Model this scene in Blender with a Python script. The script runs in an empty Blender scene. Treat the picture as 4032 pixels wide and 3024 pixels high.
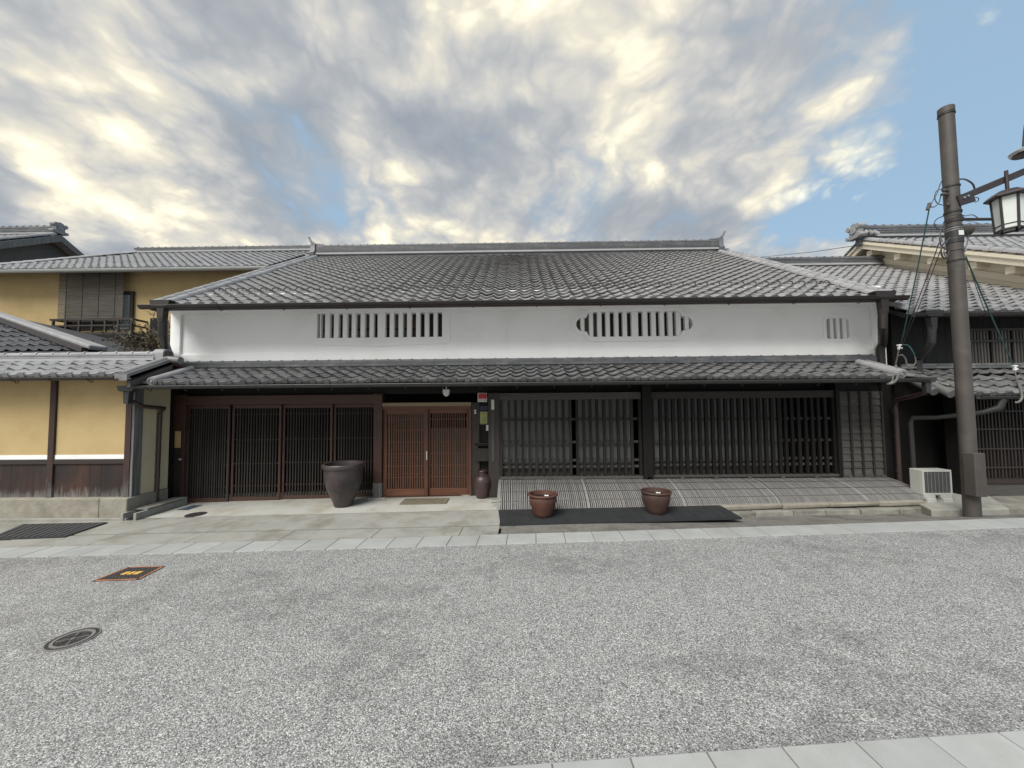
import bpy, bmesh, math, random
from mathutils import Matrix, Vector
rad = math.radians
random.seed(7)
SC = bpy.context.scene
COL = SC.collection

# ------------------------------------------------------------------ camera
CAM_H = 1.85
F_PX, CXP, CYP = 1514.0, 2016.0, 1512.0
RC = Matrix.Rotation(rad(0.76), 3, 'Z') @ Matrix.Rotation(rad(92.76), 3, 'X') @ Matrix.Rotation(rad(-0.5), 3, 'Z')
cam_data = bpy.data.cameras.new('camera')
cam_data.sensor_width = 36.0
cam_data.lens = 36.0 * F_PX / 4032.0
cam_data.clip_start = 0.05
cam_data.clip_end = 2000
cam = bpy.data.objects.new('camera', cam_data)
COL.objects.link(cam)
cam.matrix_world = Matrix.Translation((0, 0, CAM_H)) @ RC.to_4x4()
SC.camera = cam
CAMP = Vector((0, 0, CAM_H))
SLOPE = 0.012

def ray(u, v):
    return RC @ Vector(((u - CXP) / F_PX, -(v - CYP) / F_PX, -1))
def onY(u, v, Y):
    d = ray(u, v); return CAMP + d * (Y / d.y)
def onX(u, v, X):
    d = ray(u, v); return CAMP + d * (X / d.x)
def gnd(u, v, dz=0.0):
    d = ray(u, v); return CAMP + d * ((dz - CAM_H) / (d.z - SLOPE * d.x))
def gz(x):
    return SLOPE * x

# ------------------------------------------------------------------ light
SUN_EL, SUN_AZ = 50.0, 212.0     # azimuth: direction the light comes from, clockwise from +Y
sd = bpy.data.lights.new('sun', 'SUN')
sd.energy = 3.0
sd.angle = rad(40)
sd.color = (1.0, 0.97, 0.92)
sun = bpy.data.objects.new('sun', sd)
COL.objects.link(sun)
_a, _e = rad(SUN_AZ), rad(SUN_EL)
sdir = Vector((math.sin(_a) * math.cos(_e), math.cos(_a) * math.cos(_e), math.sin(_e)))
sun.rotation_euler = sdir.to_track_quat('Z', 'Y').to_euler()
sun.location = (0, -5, 20)

SC.view_settings.view_transform = 'Standard'
SC.view_settings.look = 'None'
SC.view_settings.exposure = 0.60
SC.view_settings.gamma = 1.0
SC.view_settings.use_curve_mapping = False

class NT:
    """small node-tree helper"""
    def __init__(s, tree):
        s.t = tree; s.n = tree.nodes; s.l = tree.links
    def new(s, typ, **kw):
        nd = s.n.new(typ)
        for k, v in kw.items():
            setattr(nd, k, v)
        return nd
    def put(s, sock, val):
        if val is None: return
        if isinstance(val, bpy.types.NodeSocket): s.l.new(val, sock)
        else: sock.default_value = val
    def math(s, op, a, b=None, c=None, clamp=False):
        nd = s.new('ShaderNodeMath', operation=op); nd.use_clamp = clamp
        s.put(nd.inputs[0], a); s.put(nd.inputs[1], b); s.put(nd.inputs[2], c)
        return nd.outputs[0]
    def mix(s, fac, a, b, blend='MIX'):
        nd = s.new('ShaderNodeMix', data_type='RGBA', blend_type=blend)
        s.put(nd.inputs[0], fac); s.put(nd.inputs[6], a); s.put(nd.inputs[7], b)
        return nd.outputs[2]
    def ramp(s, fac, stops, interp='EASE'):
        nd = s.new('ShaderNodeValToRGB'); cr = nd.color_ramp; cr.interpolation = interp
        while len(cr.elements) < len(stops): cr.elements.new(0.5)
        for e, (p, c) in zip(cr.elements, stops):
            e.position = p
            e.color = c if isinstance(c, (tuple, list)) else (c, c, c, 1)
        s.put(nd.inputs[0], fac)
        return nd.outputs[0]
    def noise(s, vec, scale, detail=4, rough=0.5, dist=0.0, out=0):
        nd = s.new('ShaderNodeTexNoise')
        s.put(nd.inputs['Vector'], vec); nd.inputs['Scale'].default_value = scale
        nd.inputs['Detail'].default_value = detail; nd.inputs['Roughness'].default_value = rough
        nd.inputs['Distortion'].default_value = dist
        return nd.outputs[out]
    def map(s, vec, scale=(1, 1, 1), loc=(0, 0, 0), rot=(0, 0, 0)):
        nd = s.new('ShaderNodeMapping')
        s.put(nd.inputs[0], vec); nd.inputs['Location'].default_value = loc
        nd.inputs['Rotation'].default_value = rot; nd.inputs['Scale'].default_value = scale
        return nd.outputs[0]
def c4(c): return (c[0], c[1], c[2], 1.0)

# ------------------------------------------------------------------ sky: clear Nishita sky under a sheet of drifting cloud streets
W = bpy.data.worlds.new('World')
SC.world = W
W.use_nodes = True
def build_sky():
    T = NT(W.node_tree); T.n.clear()
    out = T.new('ShaderNodeOutputWorld')
    sky = T.new('ShaderNodeTexSky', sky_type='NISHITA')
    sky.sun_disc = False
    sky.sun_elevation = rad(SUN_EL); sky.sun_rotation = rad(SUN_AZ)
    sky.air_density = 1.0; sky.dust_density = 2.5; sky.ozone_density = 1.5
    bg_sky = T.new('ShaderNodeBackground')
    T.l.new(T.mix(0.55, sky.outputs[0], (5.4, 7.9, 10.2, 1)), bg_sky.inputs[0])
    bg_sky.inputs[1].default_value = 0.064
    tc = T.new('ShaderNodeTexCoord')
    sep = T.new('ShaderNodeSeparateXYZ'); T.l.new(tc.outputs['Generated'], sep.inputs[0])
    zz = T.math('MAXIMUM', T.math('ADD', sep.outputs[2], 0.26), 0.08)
    px = T.math('DIVIDE', sep.outputs[0], zz); py = T.math('DIVIDE', sep.outputs[1], zz)
    cmb = T.new('ShaderNodeCombineXYZ'); T.l.new(px, cmb.inputs[0]); T.l.new(py, cmb.inputs[1])
    P = cmb.outputs[0]
    def warp(vec, scale, amt, loc):
        w = T.noise(T.map(vec, (1, 1, 1), loc), scale, 4, 0.5, out=1)
        s0 = T.new('ShaderNodeVectorMath', operation='SUBTRACT'); T.l.new(w, s0.inputs[0]); s0.inputs[1].default_value = (.5, .5, .5)
        s1 = T.new('ShaderNodeVectorMath', operation='MULTIPLY_ADD'); T.l.new(s0.outputs[0], s1.inputs[0])
        s1.inputs[1].default_value = (amt, amt, 0); T.l.new(vec, s1.inputs[2])
        return s1.outputs[0]
    Q = warp(P, 1.3, 0.28, (2.1, 4.7, 0))
    Q = warp(Q, 6.0, 0.07, (8.3, 1.2, 0))
    # cloud streets run away from the viewer, swinging a little to the left
    ST = (1.15, 0.85, 1.0); R = (0, 0, rad(SKY_ROT))
    def billow(loc, scale, n=5, stretch=(1.0, 0.85, 1.0), gain=0.55):
        acc = None; w = 1.0; tot = 0.0
        for i in range(n):
            v = T.noise(T.map(Q, stretch, (loc[0] + 3.7 * i, loc[1] + 1.9 * i, loc[2])), scale * 2.05 ** i, 1.5, 0.45)
            v = T.math('MULTIPLY', T.math('ABSOLUTE', T.math('MULTIPLY_ADD', v, 2.0, -1.0)), w * 2.1)
            acc = v if acc is None else T.math('ADD', acc, v); tot += w; w *= gain
        return T.math('DIVIDE', acc, tot)
    big = T.noise(T.map(Q, ST, SKY_A, R), 1.35, 5, 0.50)
    puff = billow(SKY_B, 2.3)
    off = tuple(SKY_B[i] + (0.03, 0.07, 0.0)[i] for i in range(3))
    puff2 = billow(off, 2.3, 3)
    # the cloud sheet ends on the right-hand side, clear sky beyond
    edge = T.math('MULTIPLY', T.math('SUBTRACT', px, T.math('MULTIPLY_ADD', T.math('ABSOLUTE', py), 0.66, -0.06)), 0.30)
    edge = T.math('MINIMUM', T.math('MAXIMUM', edge, -0.07), 0.34)
    cov = T.math('SUBTRACT', T.math('ADD', T.math('MULTIPLY', big, 0.78), T.math('MULTIPLY', puff, 0.30)), edge)
    mask = T.ramp(cov, [(0.365, 0.0), (0.44, 0.70), (0.51, 0.97), (1.0, 1.0)], 'LINEAR')
    # thick cloud has grey bases, thin cloud glows warm
    thick = T.noise(T.map(Q, ST, SKY_C, R), 1.8, 4, 0.48)
    th = T.math('ADD', T.math('MULTIPLY', thick, 0.80), T.math('MULTIPLY', puff, 0.24))
    th = T.math('ADD', th, T.math('MULTIPLY', T.math('SUBTRACT', puff, puff2), 0.12))
    ccol = T.ramp(th, [(0.36, (0.275, 0.305, 0.345, 1)), (0.455, (0.36, 0.38, 0.40, 1)), (0.52, (0.49, 0.488, 0.475, 1)),
                       (0.575, (0.66, 0.625, 0.53, 1)), (0.625, (0.92, 0.86, 0.67, 1)), (0.70, (1.12, 1.07, 0.88, 1))], 'LINEAR')
    bg_c = T.new('ShaderNodeBackground'); T.l.new(ccol, bg_c.inputs[0]); bg_c.inputs[1].default_value = 0.83
    mx = T.new('ShaderNodeMixShader'); T.l.new(mask, mx.inputs[0])
    T.l.new(bg_sky.outputs[0], mx.inputs[1]); T.l.new(bg_c.outputs[0], mx.inputs[2])
    T.l.new(mx.outputs[0], out.inputs[0])
SKY_ROT, SKY_A, SKY_B, SKY_C = 6.0, (13.9, 1.9, 8.0), (18.2, 13.0, 19.8), (3.9, 9.1, 16.0)
build_sky()

# ------------------------------------------------------------------ materials
MATS = {}
def mat(name, col, rough=0.7, col2=None, scale=6.0, amt=0.5, bump=0.0, bscale=60.0, metal=0.0, spec=0.5,
        stretch=(1, 1, 1), rnd=0.0, detail=5, stain=None, stain_scale=1.2, stain_amt=0.5, ior=1.5, trans=0.0, low=None):
    m = bpy.data.materials.new(name); m.use_nodes = True
    T = NT(m.node_tree); b = T.n['Principled BSDF']
    geo = T.new('ShaderNodeNewGeometry'); pos = geo.outputs['Position']
    v = T.map(pos, stretch)
    c = c4(col)
    n1 = T.noise(v, scale, detail, 0.6)
    f = T.ramp(n1, [(0.5 - 0.22, 0.0), (0.5 + 0.22, 1.0)], 'LINEAR')
    if col2 is None: col2 = tuple(x * 0.6 for x in col)
    c = T.mix(T.math('MULTIPLY', f, amt), c, c4(col2))
    if stain is not None:
        n2 = T.noise(pos, stain_scale, 6, 0.65)
        sf = T.ramp(n2, [(0.48, 0.0), (0.68, stain_amt)], 'LINEAR')
        c = T.mix(sf, c, c4(stain))
    if low is not None:      # splash-bleached foot of old timber
        z0, z1, lc_ = low
        sp = T.new('ShaderNodeSeparateXYZ'); T.l.new(pos, sp.inputs[0])
        nn = T.noise(T.map(pos, (16, 16, 2.5)), 1.6, 5, 0.65)
        hh = T.math('SUBTRACT', T.math('DIVIDE', T.math('SUBTRACT', z1, sp.outputs[2]), z1 - z0), T.math('MULTIPLY', T.math('SUBTRACT', nn, 0.35), 2.6))
        c = T.mix(T.math('MULTIPLY', hh, 0.9, clamp=True), c, c4(lc_))
    if rnd > 0:
        oi = T.new('ShaderNodeObjectInfo')
        k = T.math('MULTIPLY_ADD', oi.outputs['Random'], 2 * rnd, 1 - rnd)
        cm = T.new('ShaderNodeCombineColor')
        for i in range(3): T.l.new(k, cm.inputs[i])
        c = T.mix(1.0, c, cm.outputs[0], 'MULTIPLY')
    T.l.new(c, b.inputs['Base Color'])
    rr = T.math('ADD', T.math('MULTIPLY', n1, 0.16), rough - 0.08)
    T.l.new(rr, b.inputs['Roughness'])
    b.inputs['Metallic'].default_value = metal
    b.inputs['Specular IOR Level'].default_value = spec
    b.inputs['IOR'].default_value = ior
    b.inputs['Transmission Weight'].default_value = trans
    if bump > 0:
        bn = T.noise(T.map(pos, stretch), bscale, 5, 0.6)
        bp = T.new('ShaderNodeBump'); bp.inputs['Strength'].default_value = bump; bp.inputs['Distance'].default_value = 0.02
        T.l.new(bn, bp.inputs['Height']); T.l.new(bp.outputs[0], b.inputs['Normal'])
    MATS[name] = m
    return m
ZG = (14, 14, 0.7)     # grain along z
XG = (0.7, 14, 14)     # grain along x
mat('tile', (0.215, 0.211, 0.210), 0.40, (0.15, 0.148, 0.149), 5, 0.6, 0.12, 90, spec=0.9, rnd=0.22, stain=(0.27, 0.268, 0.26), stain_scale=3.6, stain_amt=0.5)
mat('tile_low_shaded', (0.115, 0.114, 0.116), 0.46, (0.075, 0.075, 0.077), 5, 0.6, 0.12, 90, spec=0.6, rnd=0.22, stain=(0.19, 0.19, 0.185), stain_scale=3.6, stain_amt=0.4)  # same tile as the upper roof, lower roof's shade put into the colour
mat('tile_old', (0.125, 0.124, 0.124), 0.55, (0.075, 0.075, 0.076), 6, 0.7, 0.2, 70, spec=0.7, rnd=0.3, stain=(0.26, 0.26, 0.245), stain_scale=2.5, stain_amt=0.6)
mat('verge', (0.29, 0.29, 0.30), 0.55, (0.19, 0.19, 0.195), 5, 0.6, 0.2, 50, rnd=0.12, stain=(0.16, 0.16, 0.15), stain_scale=2.2)
mat('snow_guard', (0.085, 0.085, 0.087), 0.65, (0.06, 0.06, 0.06), 5, 0.6, spec=0.25)
mat('tile_blue', (0.07, 0.075, 0.085), 0.5, (0.05, 0.05, 0.055), 5, 0.6, rnd=0.25)
mat('noshi', (0.11, 0.113, 0.12), 0.5, (0.07, 0.072, 0.078), 8, 0.6, rnd=0.2, stain=(0.2, 0.2, 0.19), stain_scale=3)
mat('mortar', (0.30, 0.305, 0.31), 0.8, (0.42, 0.42, 0.42), 4, 0.5)
mat('plaster', (0.87, 0.87, 0.86), 0.85, (0.82, 0.82, 0.815), 1.6, 0.6, 0.05, 35, stain=(0.66, 0.65, 0.62), stain_scale=1.1, stain_amt=0.35)
mat('cream', (0.74, 0.68, 0.56), 0.85, (0.66, 0.58, 0.43), 1.2, 0.7, 0.05, 30)
mat('ochre', (0.53, 0.395, 0.195), 0.9, (0.44, 0.32, 0.15), 2.2, 0.7, 0.12, 45, stain=(0.38, 0.26, 0.11), stain_scale=1.0, stain_amt=0.35)
mat('beige_plaster', (0.54, 0.47, 0.32), 0.9, (0.45, 0.39, 0.26), 2.4, 0.7, 0.12, 45)
mat('wood_black', (0.013, 0.0115, 0.011), 0.65, (0.006, 0.0055, 0.005), 3, 0.8, 0.15, 12, stretch=ZG, rnd=0.2, spec=0.25)
mat('wood_dark', (0.034, 0.026, 0.022), 0.6, (0.016, 0.012, 0.010), 3, 0.8, 0.2, 12, stretch=ZG, rnd=0.3)
mat('wood_dark_x', (0.036, 0.026, 0.021), 0.6, (0.018, 0.012, 0.010), 3, 0.8, 0.2, 12, stretch=XG)
mat('wood_red', (0.060, 0.026, 0.018), 0.55, (0.028, 0.012, 0.009), 3, 0.8, 0.2, 12, stretch=ZG, stain=(0.09, 0.045, 0.03), stain_scale=3)
mat('wood_red_x', (0.075, 0.036, 0.025), 0.55, (0.04, 0.018, 0.012), 3, 0.8, 0.2, 12, stretch=XG)
mat('wood_weather', (0.20, 0.20, 0.195), 0.8, (0.05, 0.045, 0.04), 2.2, 0.9, 0.3, 12, stretch=ZG)
mat('wood_grey', (0.100, 0.094, 0.086), 0.75, (0.058, 0.054, 0.049), 3, 0.8, 0.25, 12, stretch=ZG, rnd=0.28)
mat('wood_mid', (0.040, 0.033, 0.029), 0.7, (0.019, 0.015, 0.013), 3, 0.8, 0.2, 12, stretch=ZG, rnd=0.3, spec=0.3)
mat('wood_slat', (0.027, 0.024, 0.021), 0.7, (0.012, 0.0105, 0.0095), 3, 0.8, 0.2, 12, stretch=ZG, rnd=0.3, spec=0.3)
mat('wood_grey_x', (0.092, 0.086, 0.078), 0.75, (0.046, 0.043, 0.038), 3, 0.8, 0.25, 12, stretch=XG, rnd=0.2)
mat('wood_door', (0.130, 0.052, 0.027), 0.55, (0.062, 0.022, 0.012), 2.5, 0.9, 0.15, 12, stretch=ZG, rnd=0.12)
mat('wood_door_x', (0.155, 0.062, 0.030), 0.55, (0.075, 0.028, 0.015), 2.5, 0.9, 0.15, 12, stretch=XG)
mat('wood_board', (0.060, 0.024, 0.014), 0.7, (0.018, 0.010, 0.008), 1.2, 1.0, 0.25, 12, stretch=(9, 9, 0.8), stain=(0.013, 0.010, 0.010), stain_scale=1.3, stain_amt=0.9, rnd=0.25, low=(0.28, 0.50, (0.20, 0.20, 0.195)))
mat('post_old', (0.050, 0.024, 0.018), 0.65, (0.022, 0.012, 0.010), 3, 0.8, 0.2, 12, stretch=ZG, low=(0.28, 0.85, (0.17, 0.17, 0.165)))
mat('wood_pale', (0.27, 0.215, 0.13), 0.7, (0.20, 0.16, 0.10), 3, 0.6, stretch=XG)
mat('slat', (0.255, 0.247, 0.235), 0.75, (0.14, 0.135, 0.128), 3, 0.8, 0.25, 12, stretch=(20, 6, 2), rnd=0.16, stain=(0.20, 0.20, 0.20), stain_scale=2.6, stain_amt=0.6)
mat('glass_grey', (0.20, 0.212, 0.204), 0.4, (0.15, 0.16, 0.153), 1.5, 0.6, spec=0.4)
mat('glass_brown', (0.060, 0.034, 0.020), 0.25, (0.038, 0.022, 0.013), 1.5, 0.7, spec=0.6)
mat('paper_tan', (0.20, 0.175, 0.125), 0.8, (0.15, 0.125, 0.085), 2.0, 0.7)
mat('paper_red', (0.14, 0.085, 0.065), 0.8, (0.10, 0.06, 0.05), 2.0, 0.7)
mat('paper_dark', (0.035, 0.036, 0.034), 0.5, (0.022, 0.022, 0.021), 2.0, 0.6)
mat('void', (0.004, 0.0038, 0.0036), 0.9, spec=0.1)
mat('gutter_metal', (0.033, 0.027, 0.025), 0.45, (0.022, 0.018, 0.017), 3, 0.6, metal=0.2)
mat('gutter_green', (0.045, 0.047, 0.045), 0.5, (0.03, 0.03, 0.028), 5, 0.7, metal=0.2)
mat('pipe_red', (0.065, 0.042, 0.037), 0.5, (0.042, 0.026, 0.023), 3, 0.6)
mat('zinc', (0.5, 0.52, 0.5), 0.45, (0.38, 0.40, 0.38), 4, 0.5, metal=0.3)
mat('slab', (0.355, 0.363, 0.355), 0.75, (0.27, 0.276, 0.268), 3.2, 0.7, 0.10, 120, rnd=0.07, stain=(0.27, 0.27, 0.25), stain_scale=2.3, stain_amt=0.55)
mat('concrete', (0.42, 0.42, 0.385), 0.8, (0.37, 0.365, 0.33), 1.8, 0.8, 0.10, 80, stain=(0.27, 0.235, 0.17), stain_scale=1.5, stain_amt=0.75)
mat('concrete_grey', (0.315, 0.31, 0.28), 0.85, (0.235, 0.23, 0.205), 2.4, 0.8, 0.18, 90, stain=(0.15, 0.14, 0.11), stain_scale=1.7, stain_amt=0.75)
mat('stone_beige', (0.325, 0.30, 0.245), 0.85, (0.20, 0.185, 0.15), 9, 0.8, 0.5, 45, stain=(0.16, 0.15, 0.115), stain_scale=2.2, stain_amt=0.6)
mat('stone_grey', (0.27, 0.26, 0.225), 0.9, (0.14, 0.135, 0.115), 5, 0.9, 0.6, 30, stain=(0.085, 0.085, 0.07), stain_scale=2.0, stain_amt=0.7, rnd=0.15)
mat('earth', (0.20, 0.19, 0.17), 0.9, (0.10, 0.095, 0.085), 22, 0.8, 0.6, 60, stain=(0.07, 0.066, 0.058), stain_scale=1.8, stain_amt=0.85, detail=8)
mat('rubber', (0.018, 0.019, 0.021), 0.65, (0.03, 0.031, 0.033), 4, 0.7, 0.15, 90)
mat('rubber_worn', (0.06, 0.062, 0.066), 0.7, (0.03, 0.031, 0.033), 8, 0.8, 0.2, 90)
mat('urn', (0.080, 0.060, 0.057), 0.42, (0.034, 0.028, 0.028), 3, 0.9, 0.1, 25, stain=(0.012, 0.011, 0.012), stain_scale=2.4, stain_amt=0.7)
mat('jar', (0.065, 0.038, 0.038), 0.38, (0.042, 0.024, 0.025), 4, 0.7, 0.06, 30)
mat('terracotta', (0.105, 0.050, 0.036), 0.5, (0.085, 0.032, 0.023), 5, 0.8, 0.12, 40, stain=(0.05, 0.026, 0.021), stain_scale=3.5, stain_amt=0.6)
mat('terracotta_dark', (0.080, 0.044, 0.034), 0.5, (0.055, 0.028, 0.023), 5, 0.8, 0.12, 40, stain=(0.04, 0.024, 0.021), stain_scale=3.5, stain_amt=0.6)
mat('water', (0.006, 0.006, 0.005), 0.10, spec=0.6)
mat('iron', (0.10, 0.092, 0.09), 0.55, (0.06, 0.055, 0.054), 12, 0.7, 0.3, 60, metal=0.35)
mat('iron_light', (0.25, 0.245, 0.24), 0.5, (0.17, 0.165, 0.16), 12, 0.7, 0.2, 60, metal=0.3)
mat('iron_dark', (0.040, 0.034, 0.034), 0.6, (0.025, 0.022, 0.022), 12, 0.7, 0.3, 60)
mat('orange_paint', (0.50, 0.22, 0.11), 0.6, (0.27, 0.12, 0.075), 9, 0.8, 0.2, 50)
mat('yellow_paint', (0.75, 0.46, 0.11), 0.6, (0.55, 0.33, 0.08), 9, 0.7, 0.2, 50)
mat('blue_plate', (0.06, 0.085, 0.125), 0.5, (0.035, 0.05, 0.08), 6, 0.8)
mat('coir', (0.20, 0.175, 0.115), 0.95, (0.11, 0.095, 0.065), 14, 0.9, 0.5, 120)
mat('pole_paint', (0.062, 0.053, 0.046), 0.6, (0.045, 0.040, 0.036), 4, 0.6, 0.06, 40, stain=(0.10, 0.09, 0.08), stain_scale=2.2, stain_amt=0.5)
mat('steel', (0.55, 0.56, 0.56), 0.35, (0.35, 0.36, 0.36), 9, 0.6, metal=0.8)
mat('black_metal', (0.018, 0.017, 0.018), 0.5, (0.03, 0.028, 0.03), 6, 0.6)
mat('bronze', (0.050, 0.040, 0.042), 0.45, (0.03, 0.025, 0.027), 5, 0.6, metal=0.3)
mat('cable', (0.035, 0.036, 0.04), 0.5)
mat('cable_teal', (0.03, 0.10, 0.10), 0.5)
mat('cable_grey', (0.13, 0.125, 0.115), 0.6)
mat('white_plastic', (0.74, 0.74, 0.72), 0.5, (0.64, 0.64, 0.62), 5, 0.4)
mat('ac_white', (0.43, 0.435, 0.40), 0.5, (0.33, 0.335, 0.305), 3, 0.6, 0.03, 30)
mat('ac_fin', (0.13, 0.135, 0.135), 0.5, (0.09, 0.095, 0.095), 4, 0.7)
mat('lamp_glass', (0.62, 0.66, 0.63), 0.5, (0.55, 0.59, 0.56), 2, 0.5)
mat('red_sign', (0.55, 0.010, 0.02), 0.4)
mat('navy', (0.012, 0.014, 0.05), 0.45)
mat('plaque', (0.36, 0.37, 0.12), 0.4, (0.29, 0.30, 0.10), 8, 0.5)
mat('leaf', (0.13, 0.115, 0.065), 0.6, (0.075, 0.07, 0.04), 9, 0.8, rnd=0.2)
mat('twig', (0.17, 0.14, 0.115), 0.8, (0.10, 0.08, 0.07), 9, 0.8)
mat('curtain', (0.30, 0.33, 0.32), 0.8, (0.2, 0.22, 0.21), 5, 0.7, stretch=ZG)
mat('reed', (0.16, 0.145, 0.12), 0.85, (0.05, 0.043, 0.035), 2.0, 0.9, 0.3, 12, stretch=(1.5, 14, 40))

def road_material():
    m = bpy.data.materials.new('road_aggregate'); m.use_nodes = True
    T = NT(m.node_tree); b = T.n['Principled BSDF']
    pos = T.new('ShaderNodeNewGeometry').outputs['Position']
    warp = T.noise(pos, 40, 2, 0.5, out=1)
    wv = T.new('ShaderNodeVectorMath', operation='MULTIPLY_ADD')
    T.l.new(warp, wv.inputs[0]); wv.inputs[1].default_value = (0.007, 0.007, 0.007); T.l.new(pos, wv.inputs[2])
    def vor(scale, feat='F1'):
        nd = T.new('ShaderNodeTexVoronoi', feature=feat); T.l.new(wv.outputs[0], nd.inputs['Vector'])
        nd.inputs['Scale'].default_value = scale; nd.inputs['Randomness'].default_value = 1.0
        return nd
    v1 = vor(125); v2 = vor(260)
    def rnd_of(v):
        s = T.new('ShaderNodeSeparateColor'); T.l.new(v.outputs['Color'], s.inputs[0]); return s.outputs[0]
    stone1 = T.ramp(rnd_of(v1), [(0.0, 0.07), (0.22, 0.17), (0.5, 0.31), (0.8, 0.45), (1.0, 0.70)], 'LINEAR')
    stone2 = T.ramp(rnd_of(v2), [(0.0, 0.04), (0.5, 0.22), (1.0, 0.60)], 'LINEAR')
    d1 = T.ramp(v1.outputs['Distance'], [(0.45, 0.0), (0.75, 1.0)], 'LINEAR')
    c = T.mix(d1, stone1, stone2)
    gap = T.ramp(v2.outputs['Distance'], [(0.45, 0.0), (0.85, 0.75)], 'LINEAR')
    c = T.mix(T.math('MULTIPLY', gap, d1), c, (0.045, 0.043, 0.042, 1))
    # worn, dirty patches: the binder is darker there
    big = T.noise(T.map(pos, (0.5, 1.0, 1), (3.3, 7.1, 0)), 0.8, 6, 0.60)
    mid = T.noise(pos, 4.5, 5, 0.7)
    pf = T.ramp(T.math('ADD', T.math('MULTIPLY', big, 0.68), T.math('MULTIPLY', mid, 0.32)), [(0.50, 0.0), (0.63, 1.0)], 'LINEAR')
    c = T.mix(T.math('MULTIPLY', pf, 0.60), c, T.mix(0.55, c, (0.06, 0.056, 0.054, 1)))
    tone = T.mix(T.ramp(mid, [(0.3, 0.0), (0.7, 1.0)], 'LINEAR'), (1.0, 1.0, 0.985, 1), (0.86, 0.86, 0.87, 1))
    c = T.mix(1.0, c, tone, 'MULTIPLY')
    c = T.mix(1.0, c, (0.97, 0.966, 0.952, 1), 'MULTIPLY')
    T.l.new(c, b.inputs['Base Color'])
    b.inputs['Roughness'].default_value = 0.62
    b.inputs['Specular IOR Level'].default_value = 0.4
    h = T.math('SUBTRACT', 1.0, T.math('MULTIPLY', v1.outputs['Distance'], 1.0))
    bp = T.new('ShaderNodeBump'); bp.inputs['Strength'].default_value = 0.55; bp.inputs['Distance'].default_value = 0.006
    T.l.new(h, bp.inputs['Height']); T.l.new(bp.outputs[0], b.inputs['Normal'])
    MATS['road'] = m
road_material()

# ------------------------------------------------------------------ mesh building
class MB:
    def __init__(s): s.v = []; s.f = []
    def add(s, vs, fs):
        o = len(s.v); s.v += [tuple(p) for p in vs]; s.f += [tuple(i + o for i in f) for f in fs]; return s
    def hexa(s, p):       # 4 bottom (ccw) + 4 top
        return s.add(p, [(3, 2, 1, 0), (4, 5, 6, 7), (0, 1, 5, 4), (1, 2, 6, 5), (2, 3, 7, 6), (3, 0, 4, 7)])
    def box(s, x0, x1, y0, y1, z0, z1):
        return s.hexa([(x0, y0, z0), (x1, y0, z0), (x1, y1, z0), (x0, y1, z0), (x0, y0, z1), (x1, y0, z1), (x1, y1, z1), (x0, y1, z1)])
    def beam(s, a, b, w, h, up=(0, 0, 1)):
        a, b = Vector(a), Vector(b); d = (b - a).normalized(); up = Vector(up)
        r = d.cross(up).normalized(); u = r.cross(d)
        q = []
        for p in (a, b):
            q.append([p - r * w / 2 - u * h / 2, p + r * w / 2 - u * h / 2, p + r * w / 2 + u * h / 2, p - r * w / 2 + u * h / 2])
        return s.add(q[0] + q[1], [(3, 2, 1, 0), (4, 5, 6, 7), (0, 1, 5, 4), (1, 2, 6, 5), (2, 3, 7, 6), (3, 0, 4, 7)])
    def tube(s, pts, r, n=8, cap=True):
        pts = [Vector(p) for p in pts]
        rs = r if isinstance(r, (list, tuple)) else [r] * len(pts)
        vs = []; prev = None
        for i, p in enumerate(pts):
            d = (pts[min(i + 1, len(pts) - 1)] - pts[max(i - 1, 0)]).normalized()
            if prev is None:
                a = d.cross(Vector((0, 0, 1)) if abs(d.z) < 0.9 else Vector((1, 0, 0))).normalized()
            else:
                a = (prev - d * prev.dot(d)).normalized()
            prev = a; b = d.cross(a)
            for k in range(n):
                t = 2 * math.pi * k / n
                vs.append(p + (a * math.cos(t) + b * math.sin(t)) * rs[i])
        fs = []
        for i in range(len(pts) - 1):
            for k in range(n):
                k2 = (k + 1) % n
                fs.append((i * n + k, i * n + k2, (i + 1) * n + k2, (i + 1) * n + k))
        if cap:
            fs.append(tuple(range(n))[::-1]); m = (len(pts) - 1) * n; fs.append(tuple(range(m, m + n)))
        return s.add(vs, fs)
    def lathe(s, prof, c=(0, 0, 0), n=32, close=False):
        vs = []; fs = []
        for r, z in prof:
            for k in range(n):
                t = 2 * math.pi * k / n
                vs.append((c[0] + r * math.cos(t), c[1] + r * math.sin(t), c[2] + z))
        for i in range(len(prof) - 1):
            for k in range(n):
                k2 = (k + 1) % n
                fs.append((i * n + k, i * n + k2, (i + 1) * n + k2, (i + 1) * n + k))
        if prof[0][0] > 1e-6: fs.append(tuple(range(n))[::-1])
        m = (len(prof) - 1) * n
        if prof[-1][0] > 1e-6 and close: fs.append(tuple(range(m, m + n)))
        return s.add(vs, fs)
    def prism(s, poly, fn, a, b):    # poly of 2d points, fn(p, t) -> 3d
        n = len(poly)
        vs = [fn(p, a) for p in poly] + [fn(p, b) for p in poly]
        fs = [tuple(range(n))[::-1], tuple(range(n, 2 * n))]
        for k in range(n):
            k2 = (k + 1) % n; fs.append((k, k2, n + k2, n + k))
        return s.add(vs, fs)
    def mesh(s, name, mt, smooth=False):
        me = bpy.data.meshes.new(name); me.from_pydata(s.v, [], s.f)
        bm = bmesh.new(); bm.from_mesh(me); bmesh.ops.recalc_face_normals(bm, faces=bm.faces); bm.to_mesh(me); bm.free()
        me.materials.append(MATS[mt])
        if smooth: smooth_mesh(me, smooth)
        me.update(); return me
    def build(s, name, mt, parent=None, smooth=False, bevel=0.0):
        return link(name, s.mesh(name, mt, smooth), parent, bevel=bevel)
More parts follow.
